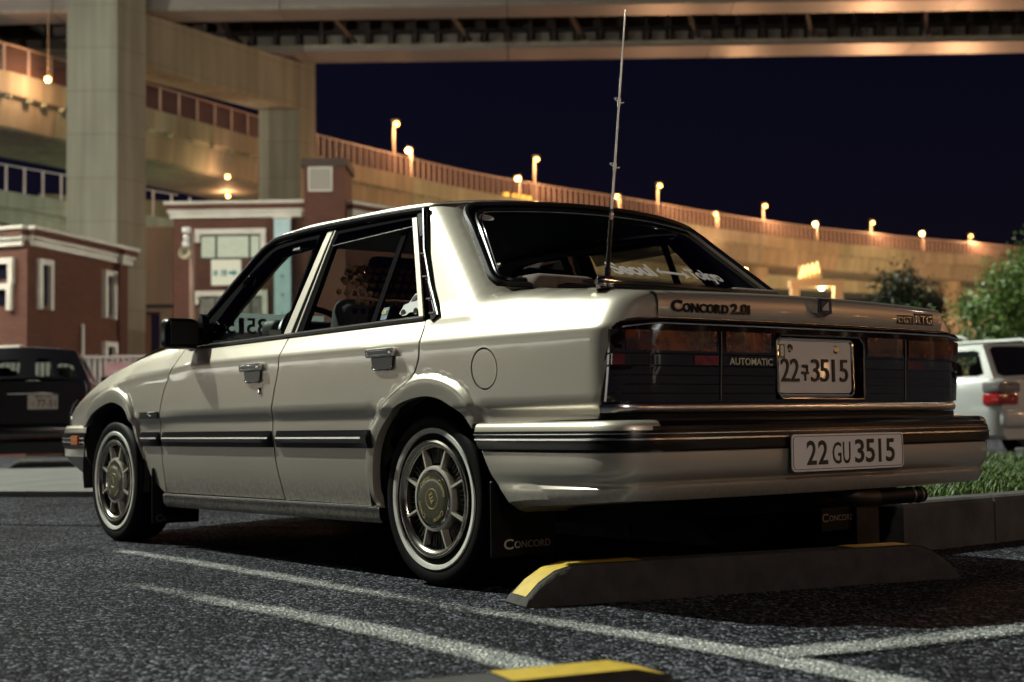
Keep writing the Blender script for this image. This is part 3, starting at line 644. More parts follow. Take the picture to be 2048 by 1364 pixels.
# rear window: gasket, bright bead, pane
def rwp(off, rad):
    c = [(.55-off, 1.268-off), (-.55+off, 1.268-off), (-.695+off*1.3, .955+off), (.695-off*1.3, .955+off)]
    out = []
    for i, p in enumerate(c):
        p = np.array(p); a = np.array(c[i-1]); b = np.array(c[(i+1) % 4]); ua = (a-p)/np.linalg.norm(a-p); ub = (b-p)/np.linalg.norm(b-p)
        for t in np.linspace(0, 1, 6): q0 = p+ua*rad*(1-t); q1 = p+ub*rad*t; out.append(tuple((1-t)*q0+t*q1))
    return densify(out, .05)
crown = lambda y, z: z+.022*np.clip((z-.955)/.31, 0, 1)*(1-(np.abs(y)/.6)**2)
W3 = lambda off: (lambda y, z: (Xw(y, crown(y, z))-off, y, crown(y, z)))
pane = panel('rear_window', rwp(.012, .05), W3(-.004), M['glass_rear'], car, (-1, 0, .6), .06, 0)
g0 = rwp(.004, .05); g1 = rwp(.024, .045); mb = MB()
mb.tube([tuple(float(q) for q in W3(.006)(np.array(y), np.array(z))) for y, z in g0], .0125, 8, closed=True); mb.build('rear_window_gasket', M['rubber'], car)
mb = MB(); mb.tube([tuple(float(q) for q in W3(.008)(np.array(y), np.array(z))) for y, z in g1], .0075, 6, closed=True); mb.build('gasket_lip', M['black'], car)
mb = MB(); mb.tube([tuple(float(q) for q in W3(.012)(np.array(y), np.array(z))) for y, z in rwp(.031, .04)], .0022, 6, closed=True); mb.build('rear_window_bright_bead', M['chrome'], car)
for of, rr_ in ((.040, .0045), (.066, .0030)):
    mb = MB(); mb.tube([tuple(float(q) for q in W3(.006)(np.array(-(.695-of*1.3)+(.145)*t), np.array(.968+.275*t))) for t in np.linspace(0, 1, 14)], rr_, 6); mb.build('rear_window_highlight', M['paint'], car)  # paint-coloured tubes added as the pale highlight strips on this edge
def rwmap(y0, z0):
    def f(a, b, h): y = y0-a; z = z0+b; return (float(Xw(y, z))-.001-.001*h, y, z)
    return f
for wd_ in ([('Seoul', 0, 0, .185, .047, .04, -.30), ('Tokyo', .362, -.009, .185, .052, .04, -.30)]): tag(text('rear_window_lettering', [wd_], rwmap(.215, 1.016), M['sticker'], car), kind='stuff')
mb = MB(); f = rwmap(.215, 1.016)
ar = [(.195,.022),(.222,.038),(.216,.026),(.322,.022),(.330,.033),(.352,.010),(.318,.0),(.325,.013),(.214,.016),(.216,.008)]
mb.add([f(a, b, 0) for a, b in ar], [tuple(range(len(ar)))]); mb.build('rear_window_arrow', M['sticker'], car)
mb = MB(); mb.add([f(-.295+.028*cos(t), .205+.0125*sin(t), 0) for t in np.linspace(0, 2*pi, 24, endpoint=False)], [tuple(range(24))]); mb.build('oval_sticker', M['sticker_grey'], car)
text('oval_sticker_print', [('PARKING', -.309, .207, .03, .004), ('PERMIT', -.307, .198, .026, .004)], lambda a, b, h: tuple(np.array(f(a, b, 1))-np.array([.0008, 0, 0])), M['ink'], car)
# ---------------- tail
tail = panel('tail_panel', [(.800,.579),(.800,.70),(.789,.785),(.776,.798),(-.776,.798),(-.789,.785),(-.800,.70),(-.800,.579)], FR(.002), M['lens_dark'], car, (-1, 0, 0), .05, .03, holes=[[(.198,.590),(.198,.778),(-.208,.778),(-.208,.590)]], ga=sorted([s*v for v in list(np.arange(.68, .80, .008)) for s in (1, -1)]+list(np.arange(-.66, .67, .06))))
GAY = sorted([s*v for v in list(np.arange(.66, .80, .008)) for s in (1, -1)]+list(np.arange(-.64, .65, .05)))
def lens(y0, y1, z0, z1, m, off=.008, rim=.010, skew=0):
    return panel('lens', [(y0, z0), (y0-skew, z1), (y1, z1), (y1, z0)], FR(off), m, None, (-1, 0, 0), .04, rim, ga=GAY)
for s in (1, -1):
    for nm, a, b in (('tail_lamp', .434, .796), ('inner_tail_lamp', .203, .422)):
        L = bpy.data.objects.new(nm, None); COL.objects.link(L); L.parent = car
        pieces = [(a, b, .584, .678, 'lens_dark', .010), (a, b, .683, .711, 'lens_dark', .009), (a, b, .716, .779, 'lens_dark', .009)]
        if nm == 'tail_lamp': pieces += [(a+.012, .765, .722, .777, 'lens_amber', .0115), (a+.006, .532, .684, .710, 'lens_red', .0115), (.765, .792, .684, .712, 'lens_red', .0105)]
        else: pieces += [(a+.022, b-.013, .722, .779, 'lens_amber', .0115)]
        for (y0, y1, z0, z1, mm_, of) in pieces:
            k = .016 if (y1 > .79) else 0
            o = lens(s*y0, s*y1, z0, z1, M[mm_], of, .008); o.parent = L
            o.name = {'lens_dark': 'smoked_lens', 'lens_amber': 'amber_lens', 'lens_red': 'red_lens'}[mm_]
    for z in (.605, .630, .655, .6805, .7135, .745):
        for a_, b_ in ((.436, .792), (.205, .420)):
            mb = MB(); mb.tube([tuple(float(q) for q in FR(.0105)(np.array(s*y_), np.array(z))) for y_ in np.linspace(a_, b_, 14)], .0011, 5); mb.build('lens_rib', M['lens_dark'], car)
    mb = MB(); mb.tube([tuple(float(q) for q in FR(.011)(np.array(s*.428), np.array(z))) for z in (.584, .70, .779)], .002, 6); mb.build('lamp_divider', M['chrome_dull'], car)
text('automatic_lettering', [('AUTOMATIC', 0, 0, .176, .020, .012)], lambda a, b, h: (float(Xr(.394-a, .69))-.0105-.001*h, .394-a, .686+b), mat('pale_gold_print', (.50, .50, .36), .4), car)
# plate recess
mb = MB()
y0, y1, z0, z1 = -.208, .198, .590, .778; xb = -.862; xf = -.908
mb.add([(xf,y0,z0),(xf,y1,z0),(xf,y1,z1),(xf,y0,z1),(xb,y0+.012,z0+.01),(xb,y1-.012,z0+.01),(xb,y1-.012,z1-.01),(xb,y0+.012,z1-.01)], [(4,5,6,7),(0,1,5,4),(1,2,6,5),(2,3,7,6),(3,0,4,7)])
mb.build('plate_recess', M['lens_dark'], car, smooth=False)
mb = MB(); mb.tube(smooth_line([(-.911,y0,z0),(-.911,y0,z1),(-.911,y1,z1),(-.911,y1,z0)], .5, True), .0038, 6, closed=True) if 0 else mb.tube([(-.911,y0+.004,z0),(-.911,y0,z0+.02),(-.911,y0,z1-.02),(-.911,y0+.02,z1),(-.911,y1-.02,z1),(-.911,y1,z1-.02),(-.911,y1,z0+.02),(-.911,y1-.02,z0)], .0032, 6, closed=True)
mb.build('recess_bright_edge', M['chrome_dull'], car)
def rrect(y0, y1, z0, z1, r, n=5):
    out = []
    for cy, cz, a in ((y1-r, z1-r, 0), (y0+r, z1-r, pi/2), (y0+r, z0+r, pi), (y1-r, z0+r, 3*pi/2)):
        out += [(cy+r*cos(a+k*pi/2/n), cz+r*sin(a+k*pi/2/n)) for k in range(n+1)]
    return out
def plate(name, y0, y1, z0, z1, x, m, parts, lab, frame=True):
    pl = bpy.data.objects.new(name, None); COL.objects.link(pl); pl.parent = car; pl['label'] = lab
    mb = MB(); mb.prism(rrect(y0, y1, z0, z1, .014), .003, lambda a, b, h: (x+.003-h, a, b)); mb.build('plate_sheet', m, pl)
    if frame:
        mb = MB(); R = rrect(y0-.006, y1+.006, z0-.008, z1+.006, .018); mb.tube([(x-.001, a, b) for a, b in R], .0052, 6, closed=True); mb.build('plate_frame', M['chrome'], pl)
        for yy in (.118, -.095): mb = MB(); mb.lathe([(0,-.004),(.010,-.004),(.013,-.001)], 16, 'x', (0, 0, 0)); o = mb.build('plate_bolt', M['chrome'] if yy > 0 else M['chrome_dull'], pl); o.location = (x, yy, z1-.022)
    else:
        mb = MB(); mb.tube([(x-.0008, a, b) for a, b in rrect(y0+.006, y1-.006, z0+.006, z1-.006, .012)], .0009, 4, closed=True); mb.build('plate_border', M['ink'], pl)
    wd, ht = y1-y0, z1-z0
    text('plate_lettering', [(t, px*wd, pz*ht, pw*wd, ph*ht, b) for t, px, pz, pw, ph, b in parts], lambda a, b, h: (x-.0006-(.004 if frame else .0006)*h, y1-a, z0+b), M['ink'], pl)
    return pl
p1 = plate('number_plate', -.166, .171, .607, .762, -.893, M['plate'], [('2', .025, .22, .115, .44, .0), ('2', .150, .22, .115, .44, .0), ('\uad6c', .30, .235, .095, .31, .03), ('3', .43, .22, .115, .44, .0), ('5', .56, .22, .115, .44, .0), ('1', .722, .22, .034, .44, -.02), ('5', .83, .22, .115, .44, .0)], 'small white metal rear number plate set in the dark tail panel')
mb = MB(); mb.add([(-.8945,.170,.71),(-.8945,.142,.71),(-.8945,.142,.752),(-.8945,.170,.752)], [(0,1,2,3)]); mb.build('plate_seal', mat('seal_olive', (.16, .17, .07), .5), p1)
text('plate_seal_print', [('8', 0, 0, .014, .034, .04)], lambda a, b, h: (-.895-.0008*h, .163-a, .714+b), M['plate2'], p1)
plate('number_plate', -.222, .290, .381, .486, -1.036, M['plate2'], [('2', .122, .17, .085, .66, .018), ('2', .220, .17, .085, .66, .018), ('G', .345, .17, .078, .60, .006), ('U', .437, .17, .068, .60, .006), ('3', .545, .17, .085, .66, .018), ('5', .643, .17, .085, .66, .018), ('1', .762, .17, .026, .66, -.01), ('5', .830, .17, .085, .66, .018)], 'long white printed number plate fixed across the rear bumper', False)
# garnish between lid and lamps, and bright strip under the lamps
def ribbon(name, m, yl, prof, step=41):
    ys = np.array(sorted(set(list(np.linspace(-.66, .66, 21))+[s*v for v in np.linspace(.66, yl, 10) for s in (1, -1)])))
    ys = ys[np.abs(ys) <= yl+1e-6]
    mb = MB(); mb.grid([[(float(Xr(y, .78))-o, y, z-(.014*max(0, (abs(y)-.66)/.13)**1.2 if z > .7 else 0)) for z, o in prof] for y in ys]); return mb.build(name, m, car, angle=30)
ribbon('boot_garnish', M['lens_dark'], .778, [(.797,.002),(.7975,.010),(.801,.014),(.807,.012),(.812,.006),(.8135,.000)])
ribbon('garnish_bright_line', M['trim'], .775, [(.7955,.002),(.7955,.0135),(.7985,.0145),(.7995,.010)])
ribbon('garnish_bright_line', M['chrome_dull'], .66, [(.8125,.002),(.8125,.0075),(.8145,.0075),(.8148,.001)])
def ribbon2(name, m, yl, prof):
    ys = sorted(set([s*v for v in list(np.linspace(0, .66, 14))+list(np.linspace(.66, yl, 14)) for s in (1, -1)]))
    mb = MB(); mb.grid([[(float(Xr(y, .575))-o, y, z) for z, o in prof] for y in ys]); return mb.build(name, m, car, angle=30)
ribbon2('tail_bright_strip', M['trim'], .797, [(.553,.0),(.554,.007),(.560,.010),(.566,.011),(.572,.010),(.577,.007),(.578,.0)])
ribbon2('valance', M['black'], .793, [(.52,.0),(.535,.002),(.549,.003),(.552,.0)])
# lettering on the lid
def lidmap(y0, z0):
    return lambda a, b, h: (float(Xr(y0-a, .84))-.0045-.0065*h+.06*max(0, b-.02)*.0, y0-a, z0+b)
badge = mat('dark_badge_chrome', (.045, .042, .05), .14, 1.0)
text('lid_lettering', [('C', 0, 0, .040, .034, .035), ('O', .043, .0, .028, .026, .035), ('N', .074, .0, .028, .026, .035), ('C', .105, .0, .026, .026, .035), ('O', .133, .0, .028, .026, .035), ('R', .164, .0, .026, .026, .035), ('D', .192, .0, .026, .026, .035), ('2.0i', .228, .0, .078, .031, .035)], lidmap(.611, .830), badge, car)
tag(text('lid_lettering', [('DGT', .002, 0, .076, .019, .0), ('RTG', .098, .0, .092, .026, .01)], lidmap(-.397, .834), M['trim'], car), kind='stuff')
mb = MB(); mb.box((float(Xr(-.44,.84))-.006, -.437, .8435), (.004, .090, .029), .001); mb.box((float(Xr(-.54,.84))-.006, -.541, .848), (.004, .106, .037), .001); mb.build('badge_plinth', M['ink'], car)
mb = MB(); mb.prism([(-.034,.890),(.030,.890),(.032,.846),(.0,.834),(-.036,.846)], .022, lambda a, b, h: (-.908-h, a, b)); em = mb.build('boot_emblem', M['chrome'], car)
mb = MB(); mb.box((-.931, -.002, .866), (.004, .038, .032), .001); mb.build('emblem_face', M['ink'], em)
mb = MB(); mb.prism([(-.016,.854),(.014,.854),(.012,.862),(-.014,.880)], .002, lambda a, b, h: (-.9332-h, a, b)); mb.build('emblem_mark', M['sticker_grey'], em)
# mud flaps
for s in (1, -1):
    for x, ya, yb, zb_, tz, ty, tw in ((-.36, .596, .838, .135, .158, .795, .178), (2.09, .58, .80, .118, .128, .785, .16)):
        if s < 0: ya, yb, zb_ = (.65, .845, .122) if x < 0 else (ya, yb, zb_)
        mb = MB(); mb.box((x, s*(ya+yb)/2, (zb_+.36)/2), (.012, yb-ya, .36-zb_), .004); mfl = mb.build('mud_flap', M['rubber'], car)
        text('flap_lettering', [('C', 0, 0, tw*.20, .030, .01), ('ONCORD', tw*.225, .002, tw*.775, .021, .01)], (lambda x_, y_, z_: lambda a, b, h: (x_-.0066-.001*h, y_-a, z_+b))(x, ty if s > 0 else -.655, tz), mat('flap_print', (.40, .36, .33), .5) if x < 0 else mat('dark_flap_print', (.05, .045, .04), .5), mfl)  # front flaps carry a darker print than the rear ones
# ---------------- aerial
an = bpy.data.objects.new('aerial', None); COL.objects.link(an); an.parent = car; an.location = (0, 0, 0)
A0 = Vector((-.72, .689, .925)); A1 = Vector((-.72, .597, 1.720)); ax = (A1-A0).normalized(); pt = lambda t: A0+(A1-A0)*t
mb = MB(); mb.box((-.715, .690, .905), (.055, .09, .005), .001); mb.box((-.715, .705, .922), (.028, .020, .034), .004, 2); mb.box((-.715, .680, .922), (.026, .022, .034), .004, 2); mb.tube([(-.715, .66, .922), (-.715, .725, .922)], .008, 10); mb.build('aerial_mount', M['chrome'], an)
mb = MB(); mb.tube([pt(0), pt(.05)], .0085, 10); mb.build('aerial_foot', M['chrome'], an)
mb = MB(); mb.tube([pt(.05), pt(.22)], .0065, 10); mb.build('aerial_coil', M['black'], an)
mb = MB(); mb.tube([pt(.22), pt(.25), pt(.26)], [.006, .006, .004], 10); mb.build('aerial_collar', M['chrome'], an)
mb = MB(); mb.tube([pt(.25), pt(.60), pt(1)], [.0034, .0030, .0022], 8); mb.build('aerial_whip', M['steel'], an)
for t in (.415, .655):
    mb = MB(); mb.tube([pt(t-.012), pt(t+.012)], .0048, 8); mb.tube([pt(t-.018), pt(t-.012)], .0040, 8)
    c = pt(t); mb.tube([c+Vector((.012*cos(a)*.7-.0, .016*sin(a), .005*sin(a*1.0)+.004)) for a in np.linspace(-2.2, 2.6, 14)], .0014, 6); mb.build('aerial_loop', M['steel'], an)
# ---------------- interior
mb = MB(); mb.grid([[(1.78+.0*y, y, z) for y in np.linspace(-.70, .70, 5)] for z in (.5, .70, .86)]); mb.grid([[(x, y, .86+.045*math.exp(-((y-.36)/.20)**2)*(1 if x < 1.66 else .4)) for y in np.linspace(-.72, .72, 29)] for x in (1.50, 1.52, 1.60, 1.70, 1.80)]); mb.grid([[(1.50, y, z) for y in np.linspace(-.72, .72, 5)] for z in (.5, .86)]); mb.build('dashboard', M['dash'], car)
mb = MB(); mb.box((1.56, .36, .925), (.12, .34, .10), .03, 3); mb.build('instrument_binnacle', M['dash'], car)
stw = bpy.data.objects.new('steering_wheel', None); COL.objects.link(stw); stw.parent = car; stw.location = (1.40, .36, .86); stw.rotation_euler = (0, radians(-62), 0)
mb = MB(); mb.tube([(.185*cos(a), .185*sin(a), 0) for a in np.linspace(0, 2*pi, 40, endpoint=False)], .014, 8, closed=True); mb.build('wheel_rim', M['black'], stw)
mb = MB(); mb.box((0, 0, -.02), (.14, .16, .04), .015, 2); mb.box((0, .10, -.015), (.045, .16, .018), .004); mb.box((0, -.10, -.015), (.045, .16, .018), .004); mb.box((-.10, 0, -.015), (.16, .05, .018), .004); mb.build('wheel_spokes', M['black'], stw)
mb = MB(); mb.box((1.405, .575, .905), (.002, .055, .035)); mb.build('stalk_label', M['sticker'], car)
for y in (.37, -.37):
    st = bpy.data.objects.new('front_seat', None); COL.objects.link(st); st.parent = car; st.location = (.97, y, .30)
    mb = MB(); mb.box((.22, 0, .12), (.52, .50, .16), .05, 3); mb.build('seat_cushion', M['fabric'], st)
    mb = MB(); mb.box((-.06, 0, .42), (.13, .50, .58), .05, 3, Matrix.Rotation(radians(-14), 3, 'Y')); mb.build('seat_back', M['fabric'], st)
    mb = MB(); mb.box((-.15, 0, .79), (.085, .25, .16), .035, 3, Matrix.Rotation(radians(-10), 3, 'Y')); mb.build('headrest', M['fabric'], st)
mb = MB(); mb.box((.12, 0, .47), (.50, 1.25, .16), .05, 3); mb.box((-.06, 0, .72), (.14, 1.25, .46), .05, 3, Matrix.Rotation(radians(-18), 3, 'Y')); mb.build('rear_bench', M['fabric'], car)
mb = MB(); mb.box((-.24, 0, .925), (.30, 1.30, .02), .004); mb.build('parcel_shelf', M['fabric_lt'], car)
for y in (.45, -.45): mb = MB(); mb.box((-.20, y, .965), (.16, .26, .07), .03, 3); mb.build('shelf_speaker', M['fabric_lt'], car)
mb = MB(); mb.box((1.33, 0, 1.175), (.03, .24, .065), .012, 2); mb.tube([(1.335, 0, 1.20), (1.36, 0, 1.26)], .008, 8); mb.build('rear_view_mirror', M['black'], car)
mb = MB(); mb.box((1.313, 0, 1.175), (.004, .215, .050), .001); mb.build('mirror_glass', M['chrome'], car)
# things lying or hanging in the car
rnd = random.Random(5); bc = thing('bead_seat_cover', 'wooden bead cover draped over the driver seat of the beige saloon', 'seat cover', (.87, .37, .60))
sp = MB(); sp.sphere((0, 0, 0), .0125, 4); bead = sp.build('bead', M['bead'], None); bead.parent = bc; bead.location = (-.02, 0, .44)
n = 0
for i in range(13):
    for j in range(20):
        a = j/19.; y = -.21+.42*i/12+.5*.035*(j % 2)
        if a < .45: x, z = .06-.045*a/.45-.0, .10+.9*a
        else: t = (a-.45)/.55*pi; x, z = -.045-.075*(1-cos(t))*.6+.02, .46+.055*sin(t)-.20*max(0, t/pi-.6)
        c = bead.copy(); COL.objects.link(c); c.parent = bc; c.location = (x-.02, y, z+rnd.uniform(-.002, .002)); n += 1
pc = thing('number_placard', 'white number placard propped behind the windscreen of the beige saloon, its figures reversed', 'placard', (1.70, .43, .90))
paper = mat('placard_paper', (.62, .64, .64), .7); t_ = paper.node_tree; tl = t_.nodes.new('ShaderNodeBsdfTranslucent'); tl.inputs[0].default_value = (.62, .66, .66, 1); ms_ = t_.nodes.new('ShaderNodeMixShader'); ms_.inputs[0].default_value = .6
t_.links.new(t_.nodes['Principled BSDF'].outputs[0], ms_.inputs[1]); t_.links.new(tl.outputs[0], ms_.inputs[2]); t_.links.new(ms_.outputs[0], t_.nodes['Material Output'].inputs[0])
mb = MB(); mb.box((0, 0, .055), (.003, .52, .115)); o = mb.build('placard_sheet', paper, pc)
text('placard_lettering', [('2', .122*.52, 0, .044, .07, .015), ('2', .22*.52, 0, .044, .07, .015), ('G', .345*.52, 0, .04, .065), ('U', .435*.52, 0, .038, .065), ('3', .545*.52, 0, .044, .07, .015), ('5', .643*.52, 0, .044, .07, .015), ('1', .752*.52, 0, .025, .07, .015), ('5', .83*.52, 0, .044, .07, .015)], lambda a, b, h: (-.002-.001*h, -.26+a, .022+b), mat('placard_ink', (.08, .08, .08), .7), pc)
# ------------------------------------------------------------------ ground, markings, kerbs
GZ0 = .02      # road level under the tyres
def asphalt(name, c0, c1, worn=None):
    m = bpy.data.materials.new(name); m.use_nodes = True; t = m.node_tree; b = t.nodes['Principled BSDF']; L = t.links.new
    ge = t.nodes.new('ShaderNodeNewGeometry')
    vo = t.nodes.new('ShaderNodeTexVoronoi'); vo.inputs['Scale'].default_value = 112; L(ge.outputs['Position'], vo.inputs['Vector'])
    n = t.nodes.new('ShaderNodeTexNoise'); n.inputs['Scale'].default_value = 48; n.inputs['Detail'].default_value = 6; n.inputs['Roughness'].default_value = .7; L(ge.outputs['Position'], n.inputs['Vector'])
    big = t.nodes.new('ShaderNodeTexNoise'); big.inputs['Scale'].default_value = 1.3; big.inputs['Detail'].default_value = 5; L(ge.outputs['Position'], big.inputs['Vector'])
    rg = t.nodes.new('ShaderNodeSeparateColor'); L(vo.outputs['Color'], rg.inputs[0])
    cr = t.nodes.new('ShaderNodeValToRGB'); e = cr.color_ramp.elements; e[0].position = .40; e[0].color = (*c0, 1); e[1].position = 1.0; e[1].color = (*c1, 1)
    k = e.new(.66); k.color = tuple(.90*a+.10*q for a, q in zip(c0, c1))+(1,); k = e.new(.86); k.color = tuple(.62*a+.38*q for a, q in zip(c0, c1))+(1,)
    m2 = t.nodes.new('ShaderNodeMath'); m2.operation = 'MULTIPLY_ADD'; L(n.outputs[0], m2.inputs[0]); m2.inputs[1].default_value = .9; m2.inputs[2].default_value = -.45
    ad = t.nodes.new('ShaderNodeMath'); ad.operation = 'ADD'; L(rg.outputs[0], ad.inputs[0]); L(m2.outputs[0], ad.inputs[1])
    m3 = t.nodes.new('ShaderNodeMath'); m3.operation = 'MULTIPLY_ADD'; L(big.outputs[0], m3.inputs[0]); m3.inputs[1].default_value = .5; m3.inputs[2].default_value = -.25
    m4 = t.nodes.new('ShaderNodeMath'); m4.operation = 'ADD'; L(ad.outputs[0], m4.inputs[0]); L(m3.outputs[0], m4.inputs[1]); L(m4.outputs[0], cr.inputs[0])
    L(cr.outputs[0], b.inputs['Base Color']); b.inputs['Roughness'].default_value = .7; b.inputs['Specular IOR Level'].default_value = .04
    h = t.nodes.new('ShaderNodeMath'); h.operation = 'MULTIPLY_ADD'; L(vo.outputs['Distance'], h.inputs[0]); h.inputs[1].default_value = -1.5
    hn = t.nodes.new('ShaderNodeMath'); hn.operation = 'MULTIPLY'; hn.inputs[1].default_value = .35; L(n.outputs[0], hn.inputs[0]); L(hn.outputs[0], h.inputs[2])
    bp = t.nodes.new('ShaderNodeBump'); bp.inputs['Strength'].default_value = 1.0; bp.inputs['Distance'].default_value = .008; L(h.outputs[0], bp.inputs['Height']); L(bp.outputs[0], b.inputs['Normal'])
    if worn:    # painted line: paint sits on the tops of the stones, thin towards its edges
        at = t.nodes.new('ShaderNodeAttribute'); at.attribute_name = 'wear'
        nn = t.nodes.new('ShaderNodeTexNoise'); nn.inputs['Scale'].default_value = 95; nn.inputs['Detail'].default_value = 6; nn.inputs['Roughness'].default_value = .7; L(ge.outputs['Position'], nn.inputs['Vector'])
        pat = t.nodes.new('ShaderNodeTexNoise'); pat.inputs['Scale'].default_value = 5; pat.inputs['Detail'].default_value = 3; L(ge.outputs['Position'], pat.inputs['Vector'])
        s1 = t.nodes.new('ShaderNodeMath'); s1.operation = 'MULTIPLY_ADD'; L(pat.outputs[0], s1.inputs[0]); s1.inputs[1].default_value = .5; L(at.outputs['Fac'], s1.inputs[2])
        s2 = t.nodes.new('ShaderNodeMath'); s2.operation = 'MULTIPLY_ADD'; L(nn.outputs[0], s2.inputs[0]); s2.inputs[1].default_value = 2.0; L(s1.outputs[0], s2.inputs[2])
        mr = t.nodes.new('ShaderNodeMapRange'); mr.inputs[1].default_value = 1.58; mr.inputs[2].default_value = 1.95; L(s2.outputs[0], mr.inputs[0])
        tr = t.nodes.new('ShaderNodeBsdfTransparent'); ms = t.nodes.new('ShaderNodeMixShader'); out = t.nodes['Material Output']
        L(mr.outputs[0], ms.inputs[0]); L(tr.outputs[0], ms.inputs[1]); L(b.outputs[0], ms.inputs[2]); L(ms.outputs[0], out.inputs[0])
    return m
M['asphalt'] = asphalt('asphalt', (.008, .008, .0105), (.235, .245, .295))
M['line'] = asphalt('worn_white_paint', (.24, .25, .245), (.80, .82, .80), True)
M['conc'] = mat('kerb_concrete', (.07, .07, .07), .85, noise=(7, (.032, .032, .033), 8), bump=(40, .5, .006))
M['conc_lt'] = mat('pavement_concrete', (.125, .125, .12), .85, noise=(2.5, (.085, .085, .08), 8), bump=(60, .4, .004))
M['soil'] = mat('soil', (.03, .028, .018), .95)
g = obj('ground', [(-300, -400, GZ0), (500, -400, GZ0), (500, 300, GZ0), (-300, 300, GZ0)], [(0, 1, 2, 3)], M['asphalt'], None, False); tag(g, kind='structure')
def line(pts, wd, wear):
    P = np.array(smooth_line(pts, .06)); t = np.gradient(P, axis=0); t /= np.linalg.norm(t, axis=1)[:, None]; nn = np.c_[-t[:, 1], t[:, 0]]
    cols = [-.62, -.40, -.15, .15, .40, .62]; ev = [-.3, .26, .50, .50, .26, -.3]
    V = [(p[0]+q[0]*wd*c, p[1]+q[1]*wd*c, GZ0+.004) for p, q in zip(P, nn) for c in cols]; n = len(cols)
    o = obj('road_marking', V, [(i*n+j, (i+1)*n+j, (i+1)*n+j+1, i*n+j+1) for i in range(len(P)-1) for j in range(n-1)], M['line'], None, False)
    at = o.data.attributes.new('wear', 'FLOAT', 'POINT'); wv = [np.interp(i/(len(P)-1), wear[0], wear[1])+ev[j] for i in range(len(P)) for j in range(n)]
    at.data.foreach_set('value', wv); tag(o, kind='structure'); return o
line([(2.220,0.978),(1.209,0.988),(0.440,1.010),(-0.426,1.039),(-1.099,1.036),(-1.580,1.045),(-2.158,1.118),(-2.831,1.204)], .125, ([0,.08,.30,.42,.50,.56,.72,1], [-.25,.10,.16,.05,-.12,.05,.40,.40]))
line([(0.777,1.459),(0.151,1.459),(-0.426,1.437),(-1.003,1.459),(-1.484,1.502),(-1.965,1.560)], .135, ([0,.2,.5,1], [-.2,.08,.28,.30]))
o = line([(-1.580,1.021),(-1.677,0.704),(-1.763,0.271),(-1.869,-0.210),(-2.013,-0.931),(-2.206,-1.797)], .15, ([0,.2,.6,1], [.3,.12,.1,.1]))
for v in o.data.vertices: v.co.z = GZ0+.008
# kerbed island on the right, stone by stone
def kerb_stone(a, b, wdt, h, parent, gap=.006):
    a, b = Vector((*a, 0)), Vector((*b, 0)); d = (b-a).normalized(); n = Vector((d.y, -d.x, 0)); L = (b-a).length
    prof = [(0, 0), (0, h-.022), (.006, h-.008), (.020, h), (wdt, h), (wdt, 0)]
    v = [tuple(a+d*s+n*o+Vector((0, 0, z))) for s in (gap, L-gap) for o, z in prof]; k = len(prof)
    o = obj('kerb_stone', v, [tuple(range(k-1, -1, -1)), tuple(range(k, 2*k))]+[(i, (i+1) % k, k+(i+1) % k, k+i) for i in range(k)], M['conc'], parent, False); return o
isl = thing('kerb', 'concrete kerb edging the grass island behind the saloon', 'kerb'); isl['kind'] = 'structure'; del isl['category']
x = 6.4
while x > -.33:
    x1 = max(-.39, x-.62); kerb_stone((x, -.96), (x1, -.96), .13, .21, isl); x = x1
    if x <= -.385: break
y = -1.09
for k in range(12): kerb_stone((-.36, y-.001-.0), (-.36, y-.62), -.13 if False else .13, .20, isl) if False else None
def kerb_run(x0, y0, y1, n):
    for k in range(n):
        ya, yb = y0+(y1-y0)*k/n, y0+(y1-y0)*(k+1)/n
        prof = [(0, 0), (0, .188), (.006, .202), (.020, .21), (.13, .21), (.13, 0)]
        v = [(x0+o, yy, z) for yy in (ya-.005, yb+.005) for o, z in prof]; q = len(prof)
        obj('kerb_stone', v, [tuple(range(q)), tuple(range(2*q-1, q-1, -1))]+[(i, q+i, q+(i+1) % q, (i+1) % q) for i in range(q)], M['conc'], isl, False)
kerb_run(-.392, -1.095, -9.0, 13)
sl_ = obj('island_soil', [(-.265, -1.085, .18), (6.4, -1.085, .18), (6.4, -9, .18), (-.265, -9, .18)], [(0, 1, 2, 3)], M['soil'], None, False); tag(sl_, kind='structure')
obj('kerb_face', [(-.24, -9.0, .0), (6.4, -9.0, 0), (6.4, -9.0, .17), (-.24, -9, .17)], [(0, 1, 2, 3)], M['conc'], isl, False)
M['grass'] = mat('grass_blade', (.035, .085, .012), .55, noise=(6, (.085, .14, .022), 3))
def grass(name, area, n, zb, seed, hmin=.05, hmax=.13):
    r = random.Random(seed); V, Fc = [], []
    for i in range(n):
        u = r.random()
        x, y = area(r); a = r.uniform(0, 2*pi); h = r.uniform(hmin, hmax); b = r.uniform(.2, .9)*h; wd = r.uniform(.0025, .005); dx, dy = cos(a), sin(a); k = len(V)
        V += [(x-dy*wd, y+dx*wd, zb), (x+dy*wd, y-dx*wd, zb), (x+dx*b*.35+dy*wd*.8, y+dy*b*.35-dx*wd*.8, zb+h*.65), (x+dx*b*.35-dy*wd*.8, y+dy*b*.35+dx*wd*.8, zb+h*.65), (x+dx*b, y+dy*b, zb+h)]
        Fc += [(k, k+1, k+2, k+3), (k+3, k+2, k+4)]
    return tag(obj(name, V, Fc, M['grass'], None, False), kind='stuff')
grass('grass', lambda r: (r.uniform(-.24, 1.6), -1.10-4.3*r.random()**1.4), 26000, .175, 1, .03, .085)
grass('grass', lambda r: (r.uniform(1.6, 6.3), -1.4-5.5*r.random()), 18000, .175, 2, .04, .10)
